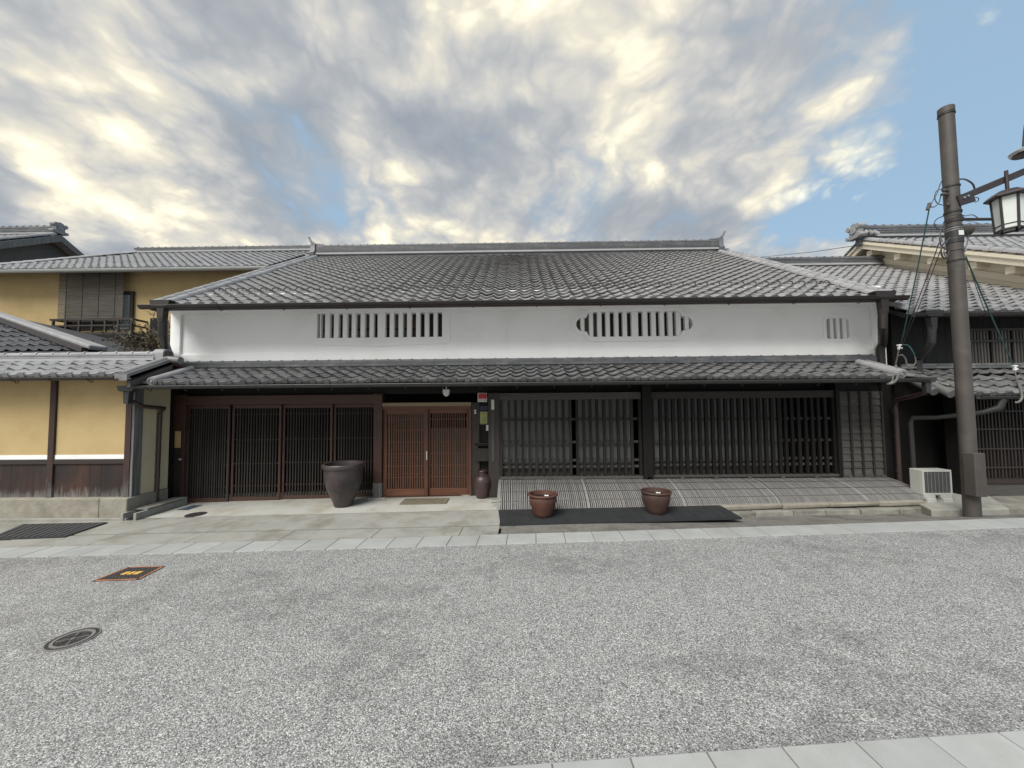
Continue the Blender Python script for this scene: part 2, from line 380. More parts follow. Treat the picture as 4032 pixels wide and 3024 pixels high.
def smooth_mesh(me, ang):
    for p in me.polygons: p.use_smooth = True
    a = rad(35 if ang is True else ang)
    bm = bmesh.new(); bm.from_mesh(me)
    for e in bm.edges:
        if len(e.link_faces) == 2 and e.link_faces[0].normal.angle(e.link_faces[1].normal, 0) > a: e.smooth = False
    bm.to_mesh(me); bm.free()
WLOC = {}
def link(name, me, parent=None, loc=(0, 0, 0), rot=None, bevel=0.0):
    """meshes are made in world coordinates (or placed at loc); parents only ever carry a translation"""
    o = bpy.data.objects.new(name, me); COL.objects.link(o)
    loc = Vector(loc)
    if parent is not None:
        o.parent = parent; o.location = loc - WLOC.get(parent.name, Vector((0, 0, 0)))
    else:
        o.location = loc
    WLOC[o.name] = loc
    if rot is not None: o.rotation_euler = rot
    if bevel:
        md = o.modifiers.new('bevel', 'BEVEL'); md.width = bevel; md.segments = 2; md.limit_method = 'ANGLE'
    return o
def tag(o, label=None, cat=None, group=None, kind=None):
    if label: o['label'] = label
    if cat: o['category'] = cat
    if group: o['group'] = group
    if kind: o['kind'] = kind
    return o
def thing(name, label, cat, loc, group=None):
    o = bpy.data.objects.new(name, None); COL.objects.link(o)
    o.empty_display_size = 0.2
    o.location = loc; WLOC[o.name] = Vector(loc)
    return tag(o, label, cat, group)
def B(x0, x1, y0, y1, z0, z1): return MB().box(x0, x1, y0, y1, z0, z1)

def plate(name, outer, holes, Y, thick, mt, parent):
    """an upright plaster sheet in the XZ plane with real openings; front face at Y"""
    cu = bpy.data.curves.new(name, 'CURVE'); cu.dimensions = '2D'; cu.fill_mode = 'BOTH'; cu.extrude = thick / 2
    for ring in [outer] + holes:
        sp = cu.splines.new('POLY'); sp.points.add(len(ring) - 1); sp.use_cyclic_u = True
        for p, q in zip(sp.points, ring): p.co = (q[0], q[1], 0, 1)
    tmp = bpy.data.objects.new('tmp', cu); COL.objects.link(tmp)
    dg = bpy.context.evaluated_depsgraph_get()
    me = bpy.data.meshes.new_from_object(tmp.evaluated_get(dg))
    bpy.data.objects.remove(tmp); bpy.data.curves.remove(cu)
    for v in me.vertices: v.co = (v.co.x, Y + thick / 2 - v.co.z, v.co.y)
    bm = bmesh.new(); bm.from_mesh(me); bmesh.ops.recalc_face_normals(bm, faces=bm.faces); bm.to_mesh(me); bm.free()
    me.materials.clear(); me.materials.append(MATS[mt]); me.name = name
    return link(name, me, parent)
def rect(x0, x1, z0, z1): return [(x0, z0), (x1, z0), (x1, z1), (x0, z1)]

# ------------------------------------------------------------------ roof tiles
PROF = [(0.0, 0.026), (0.07, 0.040), (0.15, 0.046), (0.23, 0.040), (0.32, 0.022), (0.44, 0.006), (0.58, 0.0), (0.74, 0.005), (0.88, 0.014), (1.0, 0.026)]
def tile_mb(w, expo, front=0.022, lift=0.034, eave=False):
    m = MB(); L = expo + 0.035
    n = len(PROF); vs = []
    for t, z in PROF: vs.append((t * w, 0, z + lift))
    for t, z in PROF: vs.append((t * w, L, z + lift - lift * L / expo))
    fr = front if not eave else 0.045
    for t, z in PROF: vs.append((t * w, 0.004, z + lift - fr))
    fs = []
    for i in range(n - 1):
        fs.append((i, i + 1, n + i + 1, n + i)); fs.append((2 * n + i, 2 * n + i + 1, i + 1, i))
    m.add(vs, fs)
    if eave:      # hanging lip of the eave tile with its small corner cap
        m.box(-0.012, w * 0.30, -0.006, 0.03, lift - 0.040, lift + 0.036)
    return m
def roof_field(parent, X0, ncol, w, Y0, z0, slope, nrow, expo, mt, single_rows=(), clip=None, eave=True, stuff_name='tile_field', w2=None):
    """rows of pantiles on a slope facing -Y; single_rows are separate tiles, the rest one mesh"""
    ang = math.atan(slope); ca, sa = math.cos(ang), math.sin(ang)
    me_t = tile_mb(w, expo).mesh('roof_tile', mt, 40)
    me_e = tile_mb(w, expo, eave=True).mesh('eave_tile', mt, 40)
    proto = tile_mb(w, expo); protoe = tile_mb(w, expo, eave=True)
    rest = MB()
    for r in range(nrow):
        y, z = Y0 + r * expo * ca, z0 + r * expo * sa
        for c in range(ncol):
            x = X0 + c * w
            if clip and not clip(x + w / 2, y): continue
            e = eave and r == 0
            dx, dz, dr = random.uniform(-.005, .005), random.uniform(-.004, .004), random.uniform(-.018, .018)
            dz += .004 * math.sin(x * 1.1 + y * .6) + .003 * math.sin(x * 2.7 - y * 1.9) - .003
            if r in single_rows:
                o = link('eave_tile' if e else 'roof_tile', me_e if e else me_t, parent, (x + dx, y, z + dz), (ang + dr * 0.6, dr, 0))
            else:
                src = protoe if e else proto
                rest.add([(x + dx + px, y + py * ca - (pz + dz) * sa, z + py * sa + (pz + dz) * ca + dr * px) for px, py, pz in src.v], src.f)
    if rest.v:
        tag(rest.build(stuff_name, mt, parent, 40), kind='stuff')
def barrel_mesh(r, L, n=7, mt='verge', taper=0.93):
    m = MB(); vs = []
    for j, (y, k) in enumerate(((0, 1.0), (L * 1.06, taper))):
        for i in range(n):
            t = math.pi * i / (n - 1)
            vs.append((-r * k * math.cos(t), y, r * k * math.sin(t)))
    vs.append((-r, 0, -r * .6)); vs.append((r, 0, -r * .6))
    fs = [(i, i + 1, n + i + 1, n + i) for i in range(n - 1)]
    fs.append(tuple(range(n)) + (2 * n + 1, 2 * n))
    m.add(vs, fs); return m.mesh('round_tile', mt, 50)
def slope_rolls(parent, X, Y0, z0, slope, length, r, mt='verge', expo=0.25, name='round_tile'):
    ang = math.atan(slope); me = barrel_mesh(r, expo, mt=mt)
    n = int(round(length / expo))
    for i in range(n):
        d = i * expo
        link(name, me, parent, (X + random.uniform(-.004, .004), Y0 + d * math.cos(ang), z0 + d * math.sin(ang)), (ang - 0.02, 0, 0))
def cap_mesh(L, r, mt='noshi'):
    m = MB(); n = 7; vs = []
    for x, k in ((0, 1.0), (L * 0.86, 1.0), (L * 0.86, 1.22), (L, 1.22)):
        for i in range(n):
            t = math.pi * i / (n - 1); vs.append((x, -r * k * math.cos(t), r * k * math.sin(t)))
    fs = []
    for j in range(3):
        fs += [(j * n + i, j * n + i + 1, (j + 1) * n + i + 1, (j + 1) * n + i) for i in range(n - 1)]
    fs.append(tuple(range(n))); fs.append(tuple(range(3 * n, 4 * n)))
    m.add(vs, fs); return m.mesh('ridge_cap', mt, 50)
def ridge(parent, X0, X1, Y, z0, h, ncourse, cap_r, cap_L, mt='noshi', half=0.12, base_mt='mortar'):
    """stack of flat noshi tiles with round caps on top"""
    rd = B(X0, X1, Y - half * 0.8, Y + half * 0.8, z0 - 0.25, z0 + h).build('ridge_core', mt, parent)
    B(X0, X1, Y - half - 0.03, Y + half + 0.03, z0 - 0.02, z0 + 0.028).build('ridge_bed', base_mt, parent)
    ch = (h - 0.035) / ncourse
    L = 0.30
    for c in range(ncourse):
        zc = z0 + 0.035 + c * ch; m = MB(); hw = half + 0.012 - 0.012 * c / ncourse
        x = X0 - (L / 2 if c % 2 else 0)
        while x < X1:
            a, b = max(x, X0) + 0.003, min(x + L, X1) - 0.003
            if b > a: m.box(a, b, Y - hw - random.uniform(0, .005), Y + hw, zc, zc + ch * 0.72)
            x += L
        m.build('ridge_course', mt, parent)
    me = cap_mesh(cap_L, cap_r, mt); n = int(round((X1 - X0) / cap_L))
    for i in range(n):
        link('ridge_cap', me, parent, (X0 + i * cap_L, Y, z0 + h - 0.01), (0, random.uniform(-.012, .012), 0))
def oni(parent, x, y, z, w, h, d, mt='verge'):
    """onigawara: shouldered end tile with scrolls"""
    m = MB()
    poly = [(-w * .55, 0), (w * .55, 0), (w * .62, h * .18), (w * .40, h * .32), (w * .46, h * .62), (w * .26, h * .92), (0, h), (-w * .26, h * .92), (-w * .46, h * .62), (-w * .40, h * .32), (-w * .62, h * .18)]
    m.prism(poly, lambda p, t: (x + t, y + p[0], z + p[1]), -d / 2, d / 2)
    for sy, sz, r in ((-.42, .72, .2), (.42, .72, .2), (0, .5, .24), (-.55, .14, .15), (.55, .14, .15)):
        cx, cy, cz = x, y + sy * w, z + sz * h
        m.tube([(cx - d * .7, cy, cz), (cx + d * .7, cy, cz)], r * w, 12)
    return m.build('ridge_end_tile', mt, parent, 40, bevel=0.008)

# ================================================================== THE GROUND
def sheet(name, pts, mt, parent=None, kind='structure'):
    m = MB().add(pts, [tuple(range(len(pts)))])
    o = m.build(name, mt, parent)
    if kind and parent is None: o['kind'] = kind
    return o

def strip_y(x): return 5.115 + 0.0373 * x + 0.0011 * x * x      # street-side edge of the far paving strip
_xs = [-250, -60, -20] + list(range(-14, 15, 2)) + [20, 60, 250]
def _sy(x): return strip_y(max(-14, min(14, x)))
sheet('road', [(-250, -250, gz(-250)), (250, -250, gz(250))] + [(x, _sy(x) + .2, gz(x)) for x in reversed(_xs)], 'road')
sheet('yard', [(x, _sy(x) + .19, gz(x) - .16) for x in _xs] + [(250, 250, gz(250) - .16), (-250, 250, gz(-250) - .16)], 'earth')
def slab_mb(q, zt, th=0.05, gap=0.004):
    """q: four xy corners ccw"""
    cx = sum(p[0] for p in q) / 4; cy = sum(p[1] for p in q) / 4
    qq = []
    for x, y in q:
        d = Vector((cx - x, cy - y)); d = d.normalized() * gap * 1.4
        qq.append((x + d.x, y + d.y))
    m = MB()
    m.hexa([(x, y, gz(x) + zt - th) for x, y in qq] + [(x, y, gz(x) + zt) for x, y in qq])
    return m
far_strip = sheet('paving_strip', [(-14, strip_y(-14) + .004, gz(-14) + .004)] + [(x, strip_y(x) + .004, gz(x) + .004) for x in range(-12, 13, 2)] +
                  [(x, strip_y(x) + .37, gz(x) + .004) for x in range(12, -13, -2)] + [(-14, strip_y(-14) + .37, gz(-14) + .004)], 'earth')
x = -11.86
while x < 11.5:
    a, b = x, x + 0.39
    slab_mb([(a, strip_y(a)), (b, strip_y(b)), (b + .015, strip_y(b) + .375), (a + .015, strip_y(a) + .375)], 0.012 + random.uniform(-.001, .0015), 0.03).build('paving_slab', 'slab', far_strip, bevel=0.005)
    x = b
def near_y(x): return 2.051 + 0.0635 * x
near_strip = sheet('near_paving_strip', [(-12, near_y(-12) - .40, gz(-12) + .004), (12, near_y(12) - .40, gz(12) + .004), (12, near_y(12) - .004, gz(12) + .004), (-12, near_y(-12) - .004, gz(-12) + .004)], 'earth')
x = 0.16 - 0.405 * 29
while x < 11.5:
    a, b = x, x + 0.405
    slab_mb([(a + .02, near_y(a) - .405), (b + .02, near_y(b) - .405), (b, near_y(b)), (a, near_y(a))], 0.012 + random.uniform(-.001, .0015), 0.03).build('paving_slab', 'slab', near_strip, bevel=0.005)
    x = b

# strip of gutter slabs and the concrete forecourt in front of the doors
def slot_y(x): return 5.845 + 0.0187 * x
pave = sheet('gutter_bed', [(-7.4, strip_y(-7.4) + .37, gz(-7.4) + .003), (-.25, strip_y(-.25) + .37, gz(-.25) + .003), (-.25, slot_y(-.25) + .06, gz(-.25) + .003), (-7.4, slot_y(-7.4) + .06, gz(-7.4) + .003)], 'void')
xs = [-7.35, -5.93, -4.62, -3.33, -2.05, -0.83, -0.285]
for a, b in zip(xs[:-1], xs[1:]):
    slab_mb([(a, strip_y(a) + .379), (b, strip_y(b) + .379), (b + .01, slot_y(b) - .012), (a + .01, slot_y(a) - .012)], 0.016, 0.03, 0.003).build('gutter_slab', 'concrete_grey', pave, bevel=0.003)
def court_z(x, y):
    t = (y - 5.75) / 2.0
    return (1 - t) * (0.012 * x + 0.018) + t * (0.020 * x + 0.062)
def step_y(x): return 6.63 + 0.012 * x
def court_piece(name, x0, x1, ya, yb, mt, parent=None, dz=0.0, n=8):
    m = MB(); vs = []; fs = []
    for i in range(n + 1):
        x = x0 + (x1 - x0) * i / n
        for fy, low in ((ya, True), (ya, False), (yb, False)):
            y = fy(x); vs.append((x, y, court_z(x, y) + dz - (0.06 if low else 0)))
    for i in range(n):
        for k in range(2): fs.append((i * 3 + k, i * 3 + k + 1, i * 3 + k + 4, i * 3 + k + 3))
    m.add(vs, fs)
    m.add([vs[-3], vs[-2], vs[-1]], [(0, 1, 2)]); m.add(vs[:3], [(0, 1, 2)])
    return m.build(name, mt, parent)
fc = tag(court_piece('forecourt', -7.3, -0.285, lambda x: slot_y(x) + .020, lambda x: step_y(x) - .008, 'concrete_grey'), kind='structure')
court_piece('step', -6.55, -0.30, lambda x: step_y(x), lambda x: 8.3, 'concrete', fc, 0.007)
court_piece('joint', -6.5, -0.31, lambda x: step_y(x) - .012, lambda x: step_y(x) + .02, 'earth', fc, 0.001)
# ground right of the forecourt, and left in front of the yellow wall
def flat(name, pts, mt, dz):
    return sheet(name, [(x, y, gz(x) + dz) for x, y in pts], mt)
def vg_z(x, k):
    dip = min(1, max(0, (x - 1.2) / 2.2)) * .085
    return gz(x) + (.006, .0, -dip * .6 + .004, -dip, -dip, -dip)[k]
vg = MB(); vv = []; nx = 25
for i in range(nx):
    x = -.28 + 14.3 * i / (nx - 1); y0 = strip_y(x) + .379
    for k, y in enumerate((y0, y0 + .10, y0 + .32, 6.32, 6.7, 9.2)): vv.append((x, max(y, y0 + .02 * k), vg_z(x, k)))
vg.add(vv, [(i * 6 + k, i * 6 + 6 + k, i * 6 + 7 + k, i * 6 + k + 1) for i in range(nx - 1) for k in range(5)])
tag(vg.build('verge_ground', 'earth', None, 60), kind='structure')
flat('pavement', [(-14, strip_y(-14) + .379), (-10, strip_y(-10) + .379), (-7.36, strip_y(-7.36) + .379), (-6.45, 6.3), (-6.45, 9), (-14, 9)], 'concrete_grey', 0.010)

# ================================================================== THE MAIN HOUSE
HX0, HX1 = -6.86, 7.08
house = thing('townhouse', 'long low townhouse with white plaster upper storey and dark lattice front', 'house', (0, 7.6, 0.0))
# --- body: dark shell so that no light leaks in behind the lattices
body = MB()
body.box(HX0, HX0 + .1, 7.75, 16.5, -.15, 3.9).box(HX1 - .1, HX1, 7.75, 16.5, -.1, 3.9).box(HX0, HX1, 16.4, 16.5, -.1, 3.9)
for X in (HX0, HX1 - .1):
    body.prism([(7.5, 3.9), (16.5, 3.9), (12.0, 6.35)], lambda p, t: (t, p[0], p[1]), X, X + .1)
body.build('shell_wall', 'wood_dark', house)
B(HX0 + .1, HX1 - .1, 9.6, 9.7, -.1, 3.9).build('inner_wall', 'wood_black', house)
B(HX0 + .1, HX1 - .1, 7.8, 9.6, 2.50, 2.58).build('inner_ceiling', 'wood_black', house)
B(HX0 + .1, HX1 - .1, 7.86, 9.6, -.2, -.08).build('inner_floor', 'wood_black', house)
B(-.75, -.65, 7.75, 9.6, -.1, 2.5).build('partition', 'wood_black', house)

# --- white upper wall with barred openings
WY = 7.45
def arc(cx, cz, r, a0, a1, n=10, rz=None):
    rz = rz or r
    return [(cx + r * math.cos(rad(a0 + (a1 - a0) * i / n)), cz + rz * math.sin(rad(a0 + (a1 - a0) * i / n))) for i in range(n + 1)]
w1 = (-3.92, -1.455, 3.145, 3.630)
w2c = (2.29, 3.355)        # lobed window centre
def lobed(k=0.0):
    cx, cz = w2c; hh, r = 0.245 + k * .9, 0.138 + k * .75
    ax = 0.990 + k * .25
    right = [(cx + .83, cz - hh), (cx + .875 + k * .2, cz - hh * .95), (cx + .905 + k * .3, cz - hh * .80), (cx + .925 + k * .3, cz - r * 1.02)]
    right += arc(cx + ax, cz, r, -72, 72, 12)
    right += [(p[0], 2 * cz - p[1]) for p in right[:4][::-1]]
    left = [(2 * cx - p[0], p[1]) for p in right[::-1]]
    return right + left
w3 = (5.96, 6.41, 3.02, 3.42)
def rrect(x0, x1, z0, z1, r):
    return arc(x1 - r, z0 + r, r, -90, 0, 5) + arc(x1 - r, z1 - r, r, 0, 90, 5) + arc(x0 + r, z1 - r, r, 90, 180, 5) + arc(x0 + r, z0 + r, r, 180, 270, 5)
holes = [rect(*w1), lobed(), rrect(*w3, .07)]
plate('upper_wall', rect(HX0 + .06, HX1 - .02, 2.30, 4.05), holes, WY, 0.16, 'plaster', house)
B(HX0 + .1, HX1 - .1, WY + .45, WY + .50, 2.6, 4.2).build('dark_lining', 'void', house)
# raised border mouldings
def ogee(x0, x1, z0, z1, g):
    cx = (x0 + x1) / 2; top = []; n = 12
    pts = []
    for i in range(n + 1):      # bottom edge, dips to a point in the middle
        t = i / n; x = x0 + (x1 - x0) * t; d = abs(t - .5) * 2
        pts.append((x, z0 - g * .35 * (1 - d) ** 3 - g * .25 * math.sin(d * math.pi) * .4))
    pts += arc(x1, z0 + g * .9, g * .9, -90, -10, 4) + [(x1 + g * .75, (z0 + z1) / 2)] + arc(x1 - g * .1, z1 - g * .8, g, 10, 90, 4)
    for i in range(1, n):
        t = 1 - i / n; x = x0 + (x1 - x0) * t
        pts.append((x, z1 + g * .2 + .012 * math.cos(t * math.pi * 6)))
    pts += arc(x0 + g * .1, z1 - g * .8, g, 90, 170, 4) + [(x0 - g * .75, (z0 + z1) / 2)] + arc(x0, z0 + g * .9, g * .9, 190, 265, 4)
    return pts
plate('window_border', ogee(w1[0] - .07, w1[1] + .05, w1[2] - .13, w1[3] + .09, .13), [rect(*w1)], WY - .016, 0.014, 'plaster', house)
plate('window_border', lobed(.10), [lobed(0.0)], WY - .022, 0.020, 'plaster', house)
plate('window_border', rrect(w3[0] - .045, w3[1] + .045, w3[2] - .045, w3[3] + .045, .10), [rrect(*w3, .07)], WY - .014, 0.012, 'plaster', house)
# bars and what shows behind them
def bars(xs_w, z0, z1, yb=WY + .015, dp=.09):
    for x0, x1 in xs_w: B(x0, x1, yb, yb + dp, z0 - .03, z1 + .03).build('window_bar', 'plaster', house, bevel=0.004)
g1 = [(onY(u0, 1280, WY).x, onY(u1, 1280, WY).x) for u0, u1 in ((1262, 1278), (1297, 1313), (1331.5, 1348), (1366, 1383), (1400, 1418), (1435, 1453.5), (1470, 1485.5), (1516, 1533), (1550, 1568), (1585, 1601.5), (1619, 1637), (1653.5, 1671), (1688, 1706), (1722, 1739))]
xs1 = [(w1[0] + .045, g1[0][0])]
for (a, b), (c, d) in zip(g1[:-1], g1[1:]): xs1.append((b, c))
bars(xs1, w1[2], w1[3])
mts = ['paper_tan', 'paper_tan', 'paper_red', 'paper_tan', 'paper_tan', 'paper_tan', 'paper_dark', 'paper_red', 'paper_tan', 'paper_tan', 'paper_red', 'paper_dark', 'paper_dark', 'paper_dark']
for (a, b), mt in zip(g1, mts):
    B(a - .045, b + .045, WY + .20, WY + .22, w1[2] - .1, w1[3] + .1).build('screen', mt, house)
B(w1[0] - .1, w1[1] + .1, WY + .185, WY + .195, 3.33, 3.36).build('screen_rail', 'wood_dark_x', house)
u2 = [2287, 2302, 2321, 2336.5, 2353, 2370, 2386, 2402.5, 2420, 2436.5, 2453, 2470, 2488, 2514, 2532, 2551, 2566, 2584, 2599, 2617, 2633, 2650, 2664, 2682.5, 2699, 2714]
x2 = [onY(u, 1280, WY).x for u in u2]
xs2 = [(x2[i], x2[i + 1]) for i in range(0, len(x2) - 1, 2)]
for i, (a, b) in enumerate(xs2):
    edge = abs((a + b) / 2 - w2c[0]) > 0.88
    hz = 0.12 if edge else 0.23
    B(a, b, WY + .015, WY + .105, w2c[1] - hz - .03, w2c[1] + hz + .03).build('window_bar', 'plaster', house, bevel=0.004)
B(w2c[0] - 1.2, w2c[0] - .70, WY + .2, WY + .22, 3.0, 3.75).build('screen', 'paper_tan', house)
B(w2c[0] - .69, w2c[0] + .80, WY + .2, WY + .22, 3.0, 3.75).build('screen', 'paper_dark', house)
B(w2c[0] + .81, w2c[0] + 1.2, WY + .2, WY + .22, 3.0, 3.75).build('screen', 'paper_tan', house)
B(w2c[0] - .13, w2c[0] - .02, WY + .185, WY + .195, 3.0, 3.75).build('screen_stile', 'wood_red', house)
x3 = [onY(u, 1295, WY).x for u in (3259, 3272, 3285, 3297, 3310, 3322, 3337, 3345)]
bars([(w3[0] + .02, x3[0]), (x3[1], x3[2]), (x3[3], x3[4]), (x3[5], x3[6] )], w3[2], w3[3])
B(w3[0] - .1, w3[1] + .1, WY + .2, WY + .22, 2.9, 3.55).build('screen', 'paper_dark', house)
# pilasters, skirting band and fine joints of the plaster
B(HX0 + .06, HX0 + .255, WY - .05, WY - .002, 2.5, 3.95).build('pilaster', 'plaster', house, bevel=0.006)
B(HX1 - .26, HX1 - .02, WY - .05, WY - .002, 2.5, 3.95).build('pilaster', 'plaster', house, bevel=0.006)
B(HX0 + .257, HX1 - .262, WY - .034, WY - .002, 2.5, 2.845).build('skirting', 'plaster', house, bevel=0.006)
B(-.222, -.192, WY - .018, WY - .002, 2.847, 3.75).build('plaster_rib', 'plaster', house)
# plastered soffit with a scalloped edge
sm = MB(); vs = []; n = 120
for i in range(n + 1):
    x = HX0 + .07 + (HX1 - HX0 - .1) * i / n
    zc = 3.665 - .028 * abs(math.sin(i / n * math.pi * 18)) ** 0.7
    vs += [(x, WY - .10, zc), (x, WY - .13, zc + .03), (x, 6.90, 3.66), (x, WY, zc - .004)]
fs = []
for i in range(n):
    for a, b in ((3, 0), (0, 1), (1, 2)): fs.append((i * 4 + a, i * 4 + 4 + a, i * 4 + 4 + b, i * 4 + b))
sm.add(vs, fs).build('soffit', 'plaster', house, 60)

# --- upper roof
S1 = 0.552; UY, UZ = 6.80, 3.655
LEN1 = 25 * 0.238
upper = MB()
a1 = math.atan(S1); ca1, sa1 = math.cos(a1), math.sin(a1)
def slope_pt(d, off=0.0, Y0=UY, Z0=UZ, ca=ca1, sa=sa1): return (Y0 + d * ca - off * sa, Z0 + d * sa + off * ca)
pr = [slope_pt(-.0, -.015), slope_pt(LEN1 + .1, -.015), (12.0 + 5.6, UZ - .05), (12.0 + 5.5, UZ - .15), slope_pt(LEN1, -.10), slope_pt(0.05, -.07)]
upper.prism(pr, lambda p, t: (t, p[0], p[1]), -6.62, 6.72)
upper_roof = upper.build('upper_roof', 'wood_red_x', house)
roof_field(upper_roof, -6.19, 52, 0.2387, UY, UZ, S1, 25, 0.238, 'tile', single_rows=(0, 1, 2, 3))
# snow guards: small loops standing on the fifth row
gm = MB()
gm.tube([(math.cos(math.pi * i / 8) * .062, 0, math.sin(math.pi * i / 8) * .055 - .005) for i in range(9)], 0.011, 5)
gme = gm.mesh('snow_guard', 'snow_guard', 50)
for c in range(52):
    y, z = slope_pt(4 * .238 - .03, .060)
    link('snow_guard', gme, upper_roof, (-6.19 + (c + .60) * .2387, y, z), (a1 * .4, 0, 0))
for sgn, X in ((-1, -6.29), (1, 6.33)):
    slope_rolls(upper_roof, X, *slope_pt(-.03, .045), S1, LEN1 - .1, .078)
    # stepped verge tiles outside the roll
    vm = MB().hexa([(-.12, 0, -.02), (.12, 0, -.02), (.12, .27, -.02), (-.12, .27, -.02), (-.12, 0, .055), (.12, 0, .060), (.12, .27, .030), (-.12, .27, .025)]).mesh('verge_tile', 'verge')
    vr = barrel_mesh(.060, .25)
    for i in range(24):
        y, z = slope_pt(i * .248, .01)
        link('verge_tile', vm, upper_roof, (X + sgn * .20, y, z), (a1, 0, 0))
        y, z = slope_pt(i * .248, .05)
        link('verge_round_tile', vr, upper_roof, (X + sgn * .27, y, z), (a1 - .03, 0, 0))
ridge(upper_roof, -6.36, 6.34, 12.0, 6.60, 0.27, 6, 0.070, 0.235)
for sgn, X in ((-1, -6.42), (1, 6.40)):
    m = MB()
    m.prism([(-.20, -.10), (.20, -.10), (.24, .05), (.17, .14), (.17, .36), (-.17, .36), (-.17, .14), (-.24, .05)], lambda p, t: (X + t, 12 + p[0], 6.56 + p[1]), -.07, .07)
    m.tube([(X - .02, 11.86, 6.52), (X + sgn * .22, 11.86, 6.54)], .055, 10)
    m.tube([(X - sgn * .25, 12, 6.93), (X, 12, 6.96), (X + sgn * .13, 12, 7.05), (X + sgn * .21, 12, 7.20)], [.045, .045, .038, .032], 8)
    m.build('ridge_end_tile', 'noshi', upper_roof, 40)
# --- gutters
def gutter(parent, X0, X1, Y, z, r, mt, hooks=0.62, hook_z=.03, squash=1.0):
    m = MB(); n = 9; vs = []
    for x in (X0, X1):
        for i in range(n):
            t = math.pi + math.pi * i / (n - 1); vs.append((x, Y + r * math.cos(t), z + r * squash * math.sin(t)))
        for i in range(n):
            t = 2 * math.pi - math.pi * i / (n - 1); vs.append((x, Y + (r - .008) * math.cos(t), z + .004 + (r - .008) * squash * math.sin(t)))
    k = 2 * n
    fs = [(i, (i + 1) % k, k + (i + 1) % k, k + i) for i in range(k)] + [tuple(range(k)), tuple(range(k, 2 * k))]
    m.add(vs, fs)
    m.tube([(X0, Y - r, z), (X1, Y - r, z)], .009, 6)
    g = m.build('gutter', mt, parent, 50)
    if hooks:
        hm = MB()
        hm.tube([(0, r * .2, -r * squash - .004), (0, r * .55, -r * squash - .035), (0, r * 1.0, -r * squash - .028), (0, r * 1.35, -r * squash + .0)], .006, 5)
        hm.tube([(0, -r - .004, .01), (0, -r - .004, -.01), (0, -r * .6, -r * squash * .86 - .004), (0, 0, -r * squash - .004), (0, r * .6, -r * squash * .86)], .006, 5)
        me = hm.mesh('gutter_hook', mt)
        x = X0 + .3
        while x < X1 - .1:
            link('gutter_hook', me, g, (x, Y, z)); x += hooks
    return g
gutter(house, -6.72, 6.80, 6.71, 3.635, .062, 'gutter_metal', hooks=1.13, squash=1.05)
B(-6.62, 6.70, 6.785, 6.86, 3.575, 3.625).build('eave_board', 'wood_red_x', house)
def rainhead(parent, x, y, z, mt, s=1.0):
    m = MB()
    poly = [(-.21, .14), (.21, .14), (.17, .02), (.12, .0), (-.12, .0), (-.17, .02)]
    m.prism([(p[0] * s, p[1] * s) for p in poly], lambda p, t: (x + p[0], y + t, z + p[1]), -.085 * s, .085 * s)
    m.prism([(-.075 * s, 0), (.075 * s, 0), (.055 * s, -.28 * s), (-.055 * s, -.28 * s)], lambda p, t: (x + p[0], y + t, z + p[1]), -.062 * s, .062 * s)
    return m.build('rain_head', mt, parent, bevel=0.006)
for X, xb in ((onY(642, 1180, 6.72).x, onY(668, 1400, 7.33).x), (onY(3474, 1180, 6.72).x, onY(3468, 1400, 7.33).x)):
    rainhead(house, X, 6.72, 3.60, 'gutter_metal', .9)
    MB().tube([(X, 6.72, 3.42), (X, 6.74, 3.12), (X + (xb - X) * .45, 6.98, 3.0), (xb, 7.28, 2.90), (xb, 7.33, 2.80), (xb, 7.33, 2.45)], .068, 12).build('downpipe', 'gutter_metal', house, 40)

# --- lower roof (pent roof over the ground floor)
S2 = 0.345; LY, LZ = 6.44, 2.215
a2 = math.atan(S2); ca2, sa2 = math.cos(a2), math.sin(a2)
def lp(d, off=0.0): return slope_pt(d, off, LY, LZ, ca2, sa2)
m = MB().prism([lp(0.0, -.012), lp(1.06, -.012), lp(1.06, -.06), lp(.02, -.05)], lambda p, t: (t, p[0], p[1]), -6.46, 6.66)
lower_roof = m.build('lower_roof', 'wood_dark_x', house)
roof_field(lower_roof, -6.09, 52, 0.2375, LY, LZ, S2, 4, 0.243, 'tile_low_shaded', single_rows=(0, 1, 2, 3))
for sgn, X in ((-1, -6.17), (1, 6.33)):
    ang = a2
    y0, z0 = lp(-.03, .05); y1, z1 = lp(.84, .05)
    MB().tube([(X, y0, z0), (X + sgn * .02, y1, z1)], [.078, .066], 14).build('verge_roll', 'verge', lower_roof, 40)
    e_ = Vector((0, -math.cos(ang), -math.sin(ang))); c0 = Vector((X, y0, z0)) + e_ * .004
    ring_ = [c0 + Vector((math.cos(t_ * math.pi / 8) * .052, 0, 0)) + Vector((0, -math.sin(ang), math.cos(ang))) * math.sin(t_ * math.pi / 8) * .052 for t_ in range(17)]
    MB().tube(ring_, .008, 5).build('end_emblem', 'tile', lower_roof, 50)
    MB().tube([c0, c0 + e_ * .010], [.026, .018], 10).build('end_emblem', 'tile', lower_roof, 50)
    y1, z1 = lp(.98, .03); y0, z0 = lp(.18, .03)
    MB().tube([(X + sgn * .27, y0, z0 - .02), (X + sgn * .27, y1, z1)], [.062, .055], 12).build('verge_roll', 'verge', lower_roof, 40)
    m = MB()
    for i in range(4):
        ya, za = lp(i * .243, .045); yb, zb = lp(i * .243 + .27, .02)
        x0, x1 = sorted((X + sgn * .07, X + sgn * .24))
        m.hexa([(x0, ya, za - .03), (x1, ya, za - .03), (x1, yb, zb - .03), (x0, yb, zb - .03), (x0, ya, za), (x1, ya, za), (x1, yb, zb), (x0, yb, zb)])
    m.build('verge_tile', 'tile_old', lower_roof)
